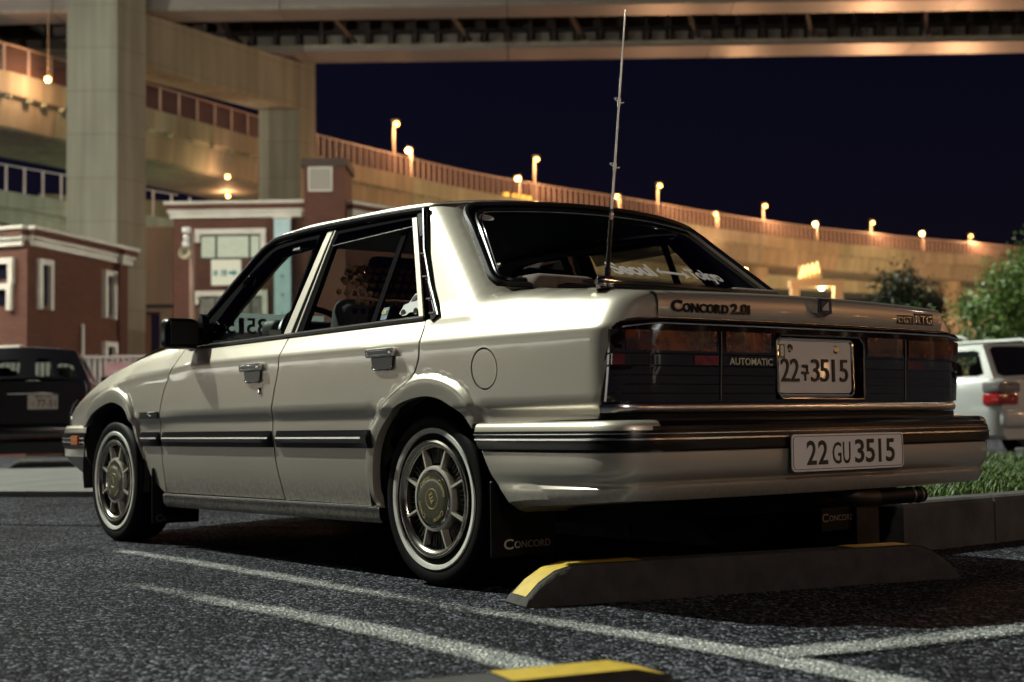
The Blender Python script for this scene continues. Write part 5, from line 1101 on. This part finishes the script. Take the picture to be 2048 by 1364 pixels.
# lamps along the ramp
def ramp_lamp(r, f, zt, z0, name, label, bulb, power, group, side=1, rad=.17):
    t = sthing(name, label, 'street lamp', r, f, 0, group)
    mb = MB(); mb.tube([(0, 0, z0), (0, 0, zt-.35), (0, 0, zt-.12)], [.09, .07, .05], 10); mb.build('pole', M['lamp_pole'], t)
    mb = MB(); mb.box((.12*side, 0, zt+.16), (.5, .25, .06), .02, 2); mb.build('lamp_hood', M['hood'], t)
    mb = MB(); mb.sphere((.16*side, -.02, zt-.05), (rad, rad, rad*.8), 8); mb.build('bulb', M[bulb], t)
    point(t, (.45*side, -.9, zt-.3), power); return t
tall = [(-7.11,84.64,19.16,'tallest street lamp, first beside the grey portal column'),(1.74,95.97,18.98,'tall street lamp second along the ramp, left of the aerial'),(11.45,106.46,18.79,'tall street lamp just right of the aerial'),(21.34,116.07,18.58,'tall street lamp above the middle of the boot lid'),(32.78,125.33,18.32,'tall street lamp above the boot emblem, right half of the ramp'),(44.25,133.11,17.98,'last tall street lamp at the right, above the dark round tree')]
for r, f, z, lab in tall: ramp_lamp(r, f+.5, z, 15.2, 'street_lamp', lab, 'lamp_orange', 700, 'tall lamps on the near side of the ramp')
short = [(-6.92,97.21,19.88,'bright low lamp between the first and second tall lamps'),(.82,108.77,19.79,'bright low lamp beside the second tall lamp'),(9.28,117.52,19.67,'bright low lamp immediately right of the aerial whip'),(18.91,126.18,19.38,'bright low lamp above the right end of the rear window'),(29.51,133.17,19.32,'bright low lamp above the boot emblem area of the ramp'),(41.47,139.0,19.03,'bright low lamp nearest the right-hand trees')]
for r, f, z, lab in short: ramp_lamp(r, f, z, 13.0, 'ramp_lamp', lab, 'lamp_yellow', 1800, 'bright lamps on the far side of the ramp', -1, .22)
# far carriageway behind the ramp, carrying the bright lamps
fr_ = sthing('far_carriageway', 'second expressway deck running behind the curved ramp', 'bridge', 20, 140)
q = [(-30, 88), (-8, 100), (2, 111.5), (10.5, 120), (20, 128.5), (31, 136), (43, 142), (70, 152), (110, 160)]; q = np.array(smooth_line(q, 4))
mb = MB(); mb.grid([[(p[0]+o*.4-20, p[1]+o-140, z) for o, z in ((0, 15.6), (0, 13.0), (9, 13.0), (9, 15.6))] for p in q]); mb.build('deck', CT[2], fr_, smooth=False)
# amber marker boards glowing through the fence
ab = sthing('warning_board', 'row of glowing amber warning boards seen through the ramp fence above the roof', 'warning light', .3, 96.5)
M['amber_glow'] = mat('amber_board', (1, .5, .1), .5, emit=(1.0, .46, .05), estr=4)
for k, (x, w_, z) in enumerate(((-.55, .5, 16.5), (.05, .35, 16.42), (.55, .5, 16.3), (1.0, .4, 16.22))): mb = MB(); mb.box((x, 0, z), (w_, .06, .28), .02); mb.build('board', M['amber_glow'], ab)
# lamps under the decks on the left
def hung(name, label, r, f, z, ztop, power, rad=.13):
    t = sthing(name, label, 'lamp', r, f, 0)
    mb = MB(); mb.tube([(0, 0, z+.1), (0, 0, ztop)], .03, 6); mb.build('stem', M['lamp_pole'], t)
    mb = MB(); mb.lathe([(.05, z+.16), (.16, z+.08), (.17, z+.02)], 16, 'z'); mb.build('lamp_shade', M['lamp_pole'], t)
    mb = MB(); mb.sphere((0, 0, z-.03), rad, 8); mb.build('bulb', M['lamp_yellow'], t); point(t, (0, -.3, z-.25), power)
hung('hanging_lamp', 'starry orange lamp hanging under the upper deck at the far left', -19.95, 59.6, 15.75, 18.86, 260)
hung('underdeck_lamp', 'upper of two yellow lamps under the ramp between the portal columns', -14.5, 71.0, 13.45, 13.6, 110, .11)
hung('underdeck_lamp', 'lower of two yellow lamps under the ramp between the portal columns', -15.7, 77.0, 13.45, 13.6, 110, .11)
# lower deck on the left with its railing
ld = sthing('lower_deck', 'lower sloping expressway deck with a railing at the left edge', 'bridge', -24, 66)
zt = lambda r: 12.05-.19*(r+24.4)
mb = MB(); mb.grid([[(r+24, f-66, zt(r)+z) for f, z in ((66.3, 0), (66, 0), (66, -.78), (66.2, -.82), (66.25, -1.0), (66.1, -1.05), (66.1, -1.55), (66.4, -1.6), (73, -1.6))] for r in np.linspace(-60, -15.9, 12)]); mb.build('deck_edge', CT[3], ld, smooth=False)
mb = MB(); mb.box((0, 0, .62), (.09, .09, 1.24)); p0 = mb.build('rail_post', M['white_metal'], ld, smooth=False); p0.location = (-1.0, .15, zt(-25))
for k in range(1, 12): c = p0.copy(); COL.objects.link(c); c.location = (-1.0+.88*k, .15, zt(-25+.88*k))
mb = MB(); mb.tube([(r+24, .15, zt(r)+1.26) for r in (-60, -15.9)], .035, 6); mb.build('hand_rail', M['white_metal'], ld)
ap = sthing('bridge_pier', 'orange-lit concrete pier with a tall dark opening, behind the camera pole', 'bridge pier', -17, 65)
for nm, r0, r1, z0, z1 in (('lintel', -18.6, -15.9, 6.0, 10.0), ('jamb', -16.45, -15.9, 0, 5.99), ('jamb', -18.6, -17.3, 0, 5.99), ('ledge', -17.29, -16.46, 0, 2.2)): slabbox(nm, r0, r1, 65, 66.6, z0, z1, M['pier'], ap, (-17, 65))
mb = MB(); mb.box((.0+.1, -.06, 6.25), (2.2, .12, .16)); mb.build('dark_gap', M['under'], ap, smooth=False)
# small portal with glowing script sign under the ramp at the right
gt = sthing('gate', 'cream gate frame under the ramp with a glowing script sign on top', 'gate', 19.9, 90)
cream = mat('cream_gate_paint', (.62, .50, .30), .6)
mb = MB(); mb.add([(-1.72,0,0),(-1.15,0,0),(-1.22,0,9.1),(-1.72,0,9.1),(-1.72,.6,0),(-1.15,.6,0),(-1.22,.6,9.1),(-1.72,.6,9.1)], [(0,1,2,3),(7,6,5,4),(0,4,5,1),(1,5,6,2),(3,7,4,0),(2,6,7,3)]); mb.build('gate_post', cream, gt, smooth=False)
mb = MB(); mb.add([(1.0,0,0),(1.9,0,0),(1.60,0,9.1),(1.05,0,9.1),(1.0,.6,0),(1.9,.6,0),(1.60,.6,9.1),(1.05,.6,9.1)], [(0,1,2,3),(7,6,5,4),(0,4,5,1),(1,5,6,2),(3,7,4,0),(2,6,7,3)]); mb.build('gate_post', cream, gt, smooth=False)
slabbox('gate_beam', 18.1, 21.65, 89.95, 90.6, 9.11, 9.55, cream, gt, (19.9, 90))
M['neon'] = mat('neon_script', (1, .8, .4), .5, emit=(1.0, .62, .22), estr=1.9)
mb = MB(); mb.tube([(-1.15+.30*k/2+(.10 if k % 2 else 0), -.05, 9.7+(.72 if k % 2 else 0)+.04*k) for k in range(9)], .085, 8); mb.build('script_sign', M['neon'], gt)
slabbox('sign_back', 18.7, 20.2, 90.2, 90.3, 9.56, 10.5, cream, gt, (19.9, 90))
gl = sthing('gate_lamp', 'greenish white lamp hanging inside the cream gate frame', 'lamp', 20.3, 90.8)
mb = MB(); mb.sphere((0, 0, 9.15), .2, 8); mb.build('bulb', mat('green_white_bulb', (1, 1, .7), .5, emit=(.95, 1.0, .55), estr=9), gl); mb = MB(); mb.tube([(0, 0, 9.3), (0, 0, 9.9)], .03, 6); mb.build('stem', M['lamp_pole'], gl); point(gl, (0, -.4, 8.9), 70, (1, .85, .5))
rl_ = sthing('road_lamp', 'small yellow lamp beside the round ramp pier', 'street lamp', 18.2, 108)
mb = MB(); mb.sphere((0, 0, 12.15), .22, 8); mb.build('bulb', M['lamp_yellow'], rl_); mb = MB(); mb.tube([(0, .1, 0), (0, .1, 12.0)], .09, 8); mb.build('pole', M['lamp_pole'], rl_); point(rl_, (0, -.6, 12.0), 1500)
for k, (r, f, pw) in enumerate(((-4, 70, 800), (10, 84, 4200), (27, 100, 5400), (37, 112, 5000), (50, 118, 5000))):
    t = sthing('road_lamp', ['sodium road lamp hidden behind the roof of the saloon', 'sodium road lamp hidden behind the rear window', 'sodium road lamp behind the dark round tree', 'sodium road lamp behind the pale green tree', 'sodium road lamp out beyond the pale green tree'][k], 'street lamp', r, f, 0, 'lamps of the road under the ramp')
    hz = 7.2 if k < 2 else 6.0
    mb = MB(); mb.tube([(0, 0, 0), (0, 0, hz)], .08, 8); mb.tube([(0, 0, hz), (0, .6, hz+.15)], .05, 8); mb.build('pole', M['lamp_pole'], t); mb = MB(); mb.box((0, .7, hz+.12), (.25, .5, .10), .03); mb.build('lamp_hood', M['lamp_pole'], t); mb = MB(); mb.sphere((0, .72, hz+.0), .11, 8); mb.build('bulb', M['lamp_orange'], t)
    point(t, (0, .72, hz-.35), pw)
rd_ = sthing('orange_wall', 'orange-lit road wall glimpsed between the two trees', 'wall', 20, 62)
mb = MB(); mb.box((4, 0, 2.6), (16, .4, 5.2)); mb.build('wall_body', CT[0], rd_, smooth=False)
mb = MB(); mb.box((0, -.28, 2.6), (.18, .14, 5.0)); b0 = mb.build('wall_rib', CT[1], rd_, smooth=False); b0.location.x = -3.5
for k in range(1, 16): c = b0.copy(); COL.objects.link(c); c.location.x = -3.5+k
point(rd_, (-1.5, -3.0, 5.0), 500)
# ------------------------------------------------------------------ trees and bushes
M['bark'] = mat('bark', (.06, .045, .03), .9, bump=(20, .8, .02))
M['leaf_dark'] = mat('dark_leaf', (.012, .024, .009), .5, noise=(2.5, (.022, .038, .012), 4))
M['leaf_light'] = mat('light_leaf', (.05, .11, .02), .5, noise=(2.0, (.10, .17, .035), 4))
def tree(name, label, cat, r, f, trunk, blobs, n, leaf, m, seed, thick=.10, group=None):
    t = sthing(name, label, cat, r, f, 0, group); rn = random.Random(seed); V, Fc = [], []
    tot = sum(b[3]*b[4]*b[5] for b in blobs)
    clumps = []
    for b in blobs:
        for _ in range(max(3, int(n/22*b[3]*b[4]*b[5]/tot))):
            d = Vector((rn.gauss(0, 1), rn.gauss(0, 1), rn.gauss(0, 1))).normalized(); k = rn.uniform(.35, 1.06)**.6
            clumps.append((b[0]+d.x*b[3]*k, b[1]+d.y*b[4]*k, b[2]+d.z*b[5]*k))
    for c in clumps:
        sz = rn.uniform(1.4, 3.2)*leaf
        for _ in range(22):
            p = Vector(c)+Vector((rn.gauss(0, sz*.8), rn.gauss(0, sz*.8), rn.gauss(0, sz*.6))); l = leaf*rn.uniform(.6, 1.2)
            a = Vector((rn.gauss(0, 1), rn.gauss(0, 1), rn.gauss(0, .7))).normalized(); q = a.orthogonal().normalized(); q.rotate(Matrix.Rotation(rn.uniform(0, 6.28), 3, a)); k = len(V)
            V += [p-a*l*.5, p+q*l*.28, p+a*l*.5, p-q*l*.28]; Fc.append((k, k+1, k+2, k+3))
    o = obj('crown', V, Fc, m, t, False)
    mb = MB(); top = blobs[0]; mb.tube([(0, 0, 0), (.03*thick, 0, trunk*.5), (top[0]*.4, top[1]*.4, top[2])], [thick, thick*.8, thick*.3], 8)
    for b in blobs[1:]: mb.tube([(0, 0, trunk*.7), ((b[0])*.5, b[1]*.5, (trunk*.7+b[2])*.5+.1), (b[0], b[1], b[2])], [thick*.5, thick*.35, thick*.15], 6)
    mb.build('trunk', M['bark'], t); return t
tree('round_tree', 'dark round evergreen tree behind the right end of the boot lid', 'tree', 11.25, 40, 1.5, [(0,0,3.2,.95,.95,1.2),(-.05,0,4.3,.55,.6,.62),(-.65,0,2.9,.5,.6,.9),(.70,0,3.3,.5,.6,.9),(.3,0,2.2,1.0,.8,.9)], 15000, .12, M['leaf_dark'], 4, .12)
tree('light_bush', 'sparse pale green sapling in front of the dark round tree', 'tree', 10.1, 36, 1.0, [(0,0,3.05,.35,.35,.55),(.55,0,3.0,.35,.35,.5),(-.35,0,2.7,.3,.3,.5)], 420, .11, M['leaf_light'], 6, .04)
tree('spreading_tree', 'bright green spreading tree at the right edge behind the white estate car', 'tree', 11.6, 31, 1.6, [(.3,0,3.3,1.0,1.0,.8),(-.9,0,2.75,.65,.7,.28),(-1.25,-.2,3.0,.42,.5,.22),(-.55,.1,3.45,.55,.6,.25),(.2,0,3.95,.6,.6,.42),(.75,0,4.35,.5,.6,.4),(-.8,0,2.2,.8,.8,.32),(.5,0,2.3,1.2,1.0,.6),(1.3,0,3.7,.9,.9,.7)], 17000, .13, M['leaf_light'], 8, .12)
tree('clipped_hedge', 'dark clipped hedge behind the white estate car', 'hedge', 10.8, 29, .6, [(-.8,0,1.2,1.0,.5,.75),(.6,0,1.2,1.1,.5,.8),(2.0,0,1.2,1.0,.5,.8),(3.4,0,1.2,1.0,.5,.8)], 9000, .12, M['leaf_dark'], 9, .05)
tree('round_shrub', 'small dark shrub behind the white fence, left of the door mirror', 'shrub', -6.85, 26.0, .6, [(0,0,1.75,.22,.25,.26),(.2,0,1.6,.22,.25,.26),(-.2,0,1.6,.2,.25,.26),(0,0,1.2,.3,.3,.4)], 700, .075, M['leaf_dark'], 10, .03)
# ------------------------------------------------------------------ parked cars
def quad(c, u, v): a, b, d, e = [np.array(k, float) for k in c]; return (1-u)*(1-v)*a+u*(1-v)*b+u*v*d+(1-u)*v*e
def framed(parent, c, hole, m, gm, name, thick=.03, bulge=0.):
    cc = np.array(c, float); n = np.cross(cc[1]-cc[0], cc[3]-cc[0]); n /= np.linalg.norm(n)
    ctr = cc.mean(0)-np.array([2.1, 0, .9])
    if n@ctr < 0: n = -n
    F = lambda u, v: tuple(np.array([quad(c, a, b)+n*bulge*(1-(2*a-1)**2) for a, b in zip(u, v)]).T)
    panel(name, [(0, 0), (1, 0), (1, 1), (0, 1)], F, m, parent, n, .12, thick, holes=hole)
    for h in hole: panel('window', h, lambda u, v: tuple(np.array([quad(c, a, b)+n*(bulge*(1-(2*a-1)**2)-.008) for a, b in zip(u, v)]).T), gm, parent, n, .12, 0)
def rr(u0, v0, u1, v1, r=.06, r2=None): return [(u0+r, v0), (u1-r, v0), (u1, v0+r*1.6), (u1, v1-r*1.6), (u1-r, v1), (u0+r, v1), (u0, v1-r*1.6), (u0, v0+r*1.6)]
def simple_car(name, label, r, f, ang, pm, D, cat='car'):
    t = thing(name, label, cat, site(r, f, 0), SITE_ROT+ang); w_, L, H, zb, zbelt = D['w'], D['L'], D['H'], .26, D['belt']
    xs = [0, .05, .18, .5, 1.2, 2.2, 3.2, L-.5, L-.12, L]; ws = [w_*.90, w_*.955, w_*.99, w_, w_*1.0, w_*1.0, w_*.99, w_*.95, w_*.84, w_*.74]
    zr = lambda x: zbelt-.06*max(0, (x-2.7)/1.5)-.10*max(0, x-L+.6)
    sec = lambda x, k: [(k*.90, zb), (k*.985, zb+.05), (k*.995, .42), (k*1.0, .62), (k*.992, .80), (k*.965, zr(x)-.05), (k*.93, zr(x))]
    G = [[(x, y, z) for y, z in sec(x, k)]+[(x, -y, z) for y, z in sec(x, k)[::-1]] for x, k in zip(xs, ws)]
    mb = MB(); mb.grid(G)
    for i in (0, -1): mb.add(G[i], [tuple(range(14))] if i else [tuple(range(13, -1, -1))])
    mb.build('body', pm, t, angle=40)
    mb = MB(); mb.grid([[(x, y, zr(x)+.03*(1-(y/.7)**2)) for y in np.linspace(-k*.93, k*.93, 9)] for x, k in zip(xs[6:], ws[6:])]); mb.build('bonnet', pm, t)
    rb, rf = D['roof_rear'], D['roof_front']; rw = w_*D.get('rwf', .76); B = w_*.93
    bl, brr = (.10, B*.99, zbelt), (.10, -B*.99, zbelt); tl, tr_ = (rb, rw, H-.06), (rb, -rw, H-.06); fl, frr = (L-1.25, B, zbelt-.02), (L-1.25, -B, zbelt-.02); ul, ur = (rf, rw, H-.07), (rf, -rw, H-.07)
    mb = MB(); mb.grid([[(rb+(rf-rb)*a+.03*(1-s*s)*(a-.5), rw*s, H-.065+.065*(1-abs(s)**2.5)*min(1, 6*a*(1-a)+.75)) for s in np.linspace(-1, 1, 13)] for a in np.linspace(0, 1, 9)]); mb.build('roof', pm, t)
    framed(t, (bl, brr, tr_, tl), D['rear_hole'], pm, M['glass'] if D.get('clear') else M['win_dark'], 'tailgate_frame', .03, D.get('bulge', .05))
    framed(t, (fl, frr, ur, ul), [rr(.06, .05, .94, .93)], pm, M['glass'], 'windscreen_frame')
    for s in (1, -1):
        q = [(a[0], s*abs(a[1]), a[2]) for a in (bl, fl, ul, tl)]
        framed(t, q, D['side_holes'], pm, M['glass'], 'side_frame')
    mb = MB(); mb.box((L*.5, 0, .62), (L-.5, w_*1.7, .5)); mb.build('cabin_floor', M['under'], t, smooth=False)
    for y in (.36, -.36):
        for x in (1.1, 2.0):
            mb = MB(); mb.box((x, y, .95), (.14, .48, .5), .05, 2); mb.box((x-.02, y, 1.23), (.09, .26, .15), .03, 2); mb.build('seat', M['fabric'], t)
    for x in (.85, L-.85):
        for s in (1, -1):
            wv = bpy.data.objects.new('wheel', None); COL.objects.link(wv); wv.parent = t; wv.location = (x, s*(w_-.07), .31)
            mb = MB(); mb.lathe([(.19, -.09), (.29, -.095), (.31, -.07), (.31, .07), (.29, .085), (.19, .08)], 32); mb.build('tyre', M['tyre'], wv)
            mb = MB(); mb.lathe([(0, .05*s), (.06, .055*s), (.17, .03*s), (.19, .08*s)], 24); mb.build('rim', M['alloy'], wv)
    mb = MB(); mb.box((.02, 0, .50), (.16, w_*1.86, .22), .06, 3); mb.build('rear_bumper', D.get('bumper', pm), t)
    for s in (1, -1):
        for (z0, z1, mm, y0, y1) in D['lamps']:
            mb = MB(); mb.box((.09, s*(y0+y1)/2, (z0+z1)/2), (.25, y1-y0, z1-z0), .03, 2); mb.build('tail_lamp', mm, t)
        mb = MB(); mb.box((L-1.55, s*(w_+.06), zbelt+.07), (.1, .2, .13), .03, 2); mb.build('door_mirror', pm, t)
        mb = MB(); mb.box((L-.10, s*w_*.62, .66), (.12, .36, .14), .03, 2); mb.build('headlamp', M['lens_dark'], t)
        for hx in (1.35, 2.35): mb = MB(); mb.box((hx, s*(w_*.992+.004), .80), (.16, .03, .035), .008, 2); mb.build('handle', pm, t)
    return t
dk = paint('black_paint', (.006, .006, .010), .1, .25)
red = mat('red_tail_lens', (.30, .012, .012), .12, 0, 1.0); clr = mat('clear_tail_lens', (.16, .15, .15), .1, 0, 1.0)
hb = simple_car('hatchback', 'dark hatchback seen from behind at the left edge, with a white Japanese plate', -5.68, 16.1, radians(104), dk,
    dict(w=.82, rwf=.70, L=3.9, H=1.54, belt=1.10, roof_rear=.50, roof_front=2.3, rear_hole=[rr(.20, .06, .47, .60, .04), rr(.60, .06, .73, .64, .03), rr(.78, .06, .92, .58, .04)], side_holes=[rr(.10, .12, .27, .86, .03), rr(.31, .10, .58, .90, .03), rr(.62, .10, .88, .88, .05)], clear=True, lamps=[(.70, .92, M['lens_red'], .60, .74)], bumper=dk))
hp = bpy.data.objects.new('number_plate', None); COL.objects.link(hp); hp.parent = hb; hp['label'] = 'white plate with dark figures on the hatchback tailgate'
mb = MB(); mb.box((-.035, -.24, .855), (.006, .33, .165), .002); mb.build('plate_sheet', M['plate'], hp)
text('plate_lettering', [('77-51', .10, .02, .21, .085, .015), ('\u3064', .03, .035, .04, .04, .01), ('\u6a2a\u6d5c 500', .08, .122, .18, .032, .005)], lambda a, b, h: (-.0392-.001*h, -.075-a, .778+b), mat('plate_green', (.03, .05, .04), .5), hp)
mb = MB(); mb.box((-.03, -.1, .96), (.04, .5, .03), .008, 2); mb.build('tailgate_handle', M['chrome'], hb)
for z in (.45,): mb = MB(); mb.box((-.062, 0, z), (.012, 1.46, .012)); mb.build('bumper_line', M['lens_red'], hb, smooth=False)
wh_p = paint('white_paint', (.52, .55, .54), .05, .3)
ec = simple_car('estate_car', 'white estate car parked beyond the grass island, only its rear corner showing', 6.35, 16.7, radians(124), wh_p,
    dict(w=.86, L=4.6, H=1.45, belt=.97, roof_rear=.34, roof_front=2.6, rear_hole=[rr(.06, .05, .94, .92, .05)], side_holes=[rr(.035, .10, .29, .84, .03), rr(.33, .10, .60, .86, .03), rr(.63, .10, .90, .84, .05)], lamps=[(.805, .94, clr, .46, .868), (.66, .80, red, .50, .868)]))
mb = MB()
for s in (1, -1): mb.tube([(.6, s*.60, 1.46), (.7, s*.60, 1.50), (2.3, s*.60, 1.50), (2.4, s*.60, 1.45)], .02, 8)
mb.build('roof_rail', wh_p, ec)
# ------------------------------------------------------------------ unseen pole lamps: fill lights added, plus one lamp inferred ahead
M['lot_bulb'] = mat('lamp_glass', (1, 1, .9), .5, emit=(1.0, .95, .80), estr=20)
def unseen_lamp(r, f, h, power, label, aim=None, col=(1.0, .95, .80), cone=105):
    t = sthing('unseen_pole_lamp', label, 'street lamp', r, f, 0, 'tall car park lamps')
    mb = MB(); mb.tube([(0, 0, 0), (0, 0, h)], [.09, .06], 10); mb.build('pole', M['lamp_pole'], t); mb = MB(); mb.box((0, 0, h+.1), (.9, .5, .12), .03, 2); mb.build('lamp_hood', M['lamp_pole'], t); mb = MB(); mb.box((0, 0, h), (.7, .36, .06), .01); mb.build('bulb', M['lot_bulb'], t)
    if aim is None: point(t, (0, 0, h-.3), power, col, .10); return t
    l = bpy.data.lights.new('floodlight', 'SPOT'); l.energy = power; l.color = col; l.shadow_soft_size = .12; l.spot_size = radians(cone); l.spot_blend = .5
    o = bpy.data.objects.new('floodlight', l); COL.objects.link(o); o.parent = t; o.location = (0, 0, h-.3)
    o.rotation_euler = Vector((aim[0]-r, aim[1]-f, aim[2]-h+.3)).to_track_quat('-Z', 'Y').to_euler(); return t
UNSEEN_LAMPS = [(-14.6, 62.8, 6.0, 9000, 'low floodlight added to brighten the portal beam from below, hidden by the brick building', (-14.5, 62.9, 17), (1.0, .86, .80), 62), (13.5, 21, 10, 15000, 'added fill floodlight beyond the right edge, aimed at the brick buildings', (-8, 33, 4)), (-13.17, 22.2, 12, 6500, 'tall lamp ahead of the saloon, beyond the left edge'), (-16, 13, 9, 5600, 'added fill floodlight lighting the low brick building', (-8, 33, 3)), (-32, 36, 12, 26000, 'added fill floodlight lighting the portal columns', (-13, 64, 12)), (8, -20, 13, 10500, 'added fill lamp behind the photographer', None, (1.0, .84, .72)), (15, 10, 8, 1500, 'added fill lamp lighting the trees', (11, 34, 3)), (-21, 24, 11, 11000, 'added fill floodlight beside the brick buildings', (-6, 39, 5))]
for a in UNSEEN_LAMPS: unseen_lamp(*a)
# ------------------------------------------------------------------ surroundings that the car mirrors: service building ahead-left, lamps and a lit box added behind-right
sb = thing('service_building', 'long low service building with a bright shop window, beyond the left edge of the picture', 'building', (21.5, 17, 0), math.atan2(.62, .78)+pi/2)
mb = MB(); mb.box((0, -3, 2.1), (22, 6, 4.2)); mb.build('wall', CT[0], sb, smooth=False)
shop = mat('shop_light', (.8, .8, .75), .6, emit=(1.0, .97, .86), estr=1.9)
for k in range(6):
    fr0 = MB(); fr0.box((-7.5+3*k, .03, 1.5), (2.5, .06, 1.7)); fo_ = fr0.build('window', M['frame_dk'], sb, smooth=False)
    p_ = MB(); p_.box((-7.5+3*k, .075, 1.5), (2.9, .02, 1.3)); p_.build('pane', shop, fo_, smooth=False)
mb = MB(); mb.box((0, .5, 3.3), (22, 1.4, .3)); mb.build('awning', M['stone'], sb, smooth=False)
WL = Matrix.Translation((-15.7, -19.5, 0)) @ Matrix.Rotation(math.atan2(-.63, .77), 4, 'Z')
for k in range(5):
    x_ = -18+9*k; t = MB(); t.tube([(0, 0, 0), (0, 0, 6.2)], .07, 8)
    lp = thing('streak_lamp', 'unseen sodium lamp for reflections behind the photographer', 'street lamp', (0, 0, 0), 0, 'sodium lamps behind the photographer'); lp.matrix_world = WL @ Matrix.Translation((x_, 4.5, 0))
    t.build('pole', M['lamp_pole'], lp); mb = MB(); mb.box((0, .2, 6.25), (.3, .5, .12), .03); mb.build('lamp_hood', M['lamp_pole'], lp); mb = MB(); mb.sphere((0, .3, 6.10), .2, 8); mb.build('bulb', M['lamp_orange'], lp)
    point(lp, (0, .3, 5.7), 260)  # unseen lamps kept for the orange streaks they reflect in the lenses
for k in range(11):
    d_ = 95+9*(k % 3); a_ = math.atan2(-.77, -.63)+(-.30+.06*k); lp = thing('distant_lamp', 'far sodium street lamp in the row behind the photographer', 'street lamp', (d_*cos(a_), d_*sin(a_), 0), a_+pi/2, 'far street lamps behind the photographer')
    hz = 3.9+.6*(k % 4); mb = MB(); mb.tube([(0, 0, 0), (0, 0, hz)], .12, 8); mb.tube([(0, 0, hz), (0, 1.2, hz+.2)], .08, 8); mb.build('pole', M['lamp_pole'], lp)
    mb = MB(); mb.sphere((0, 1.2, hz), (.3, .3, .7), 8); mb.build('bulb', M['far_bulb'], lp)  # bulb stretched upright so its reflection streaks the tail lenses
vm = thing('lit_box', 'added white box with a lit panel behind the photographer', 'lit box', (-14, -8.6, 0), math.atan2(-.63, .77)-pi)  # lit box added for a pale patch reflected in the tail lamp
mb = MB(); mb.box((0, 0, .92), (1.0, .7, 1.83), .03, 2); bd = mb.build('case', M['white_metal'], vm)
mb = MB(); mb.box((0, -.355, 1.07), (.84, .02, .30)); mb.build('display', M['lit_panel'], vm, smooth=False); mb = MB(); mb.box((.0, -.36, .35), (.6, .02, .18)); mb.build('tray', M['ink'], vm, smooth=False)
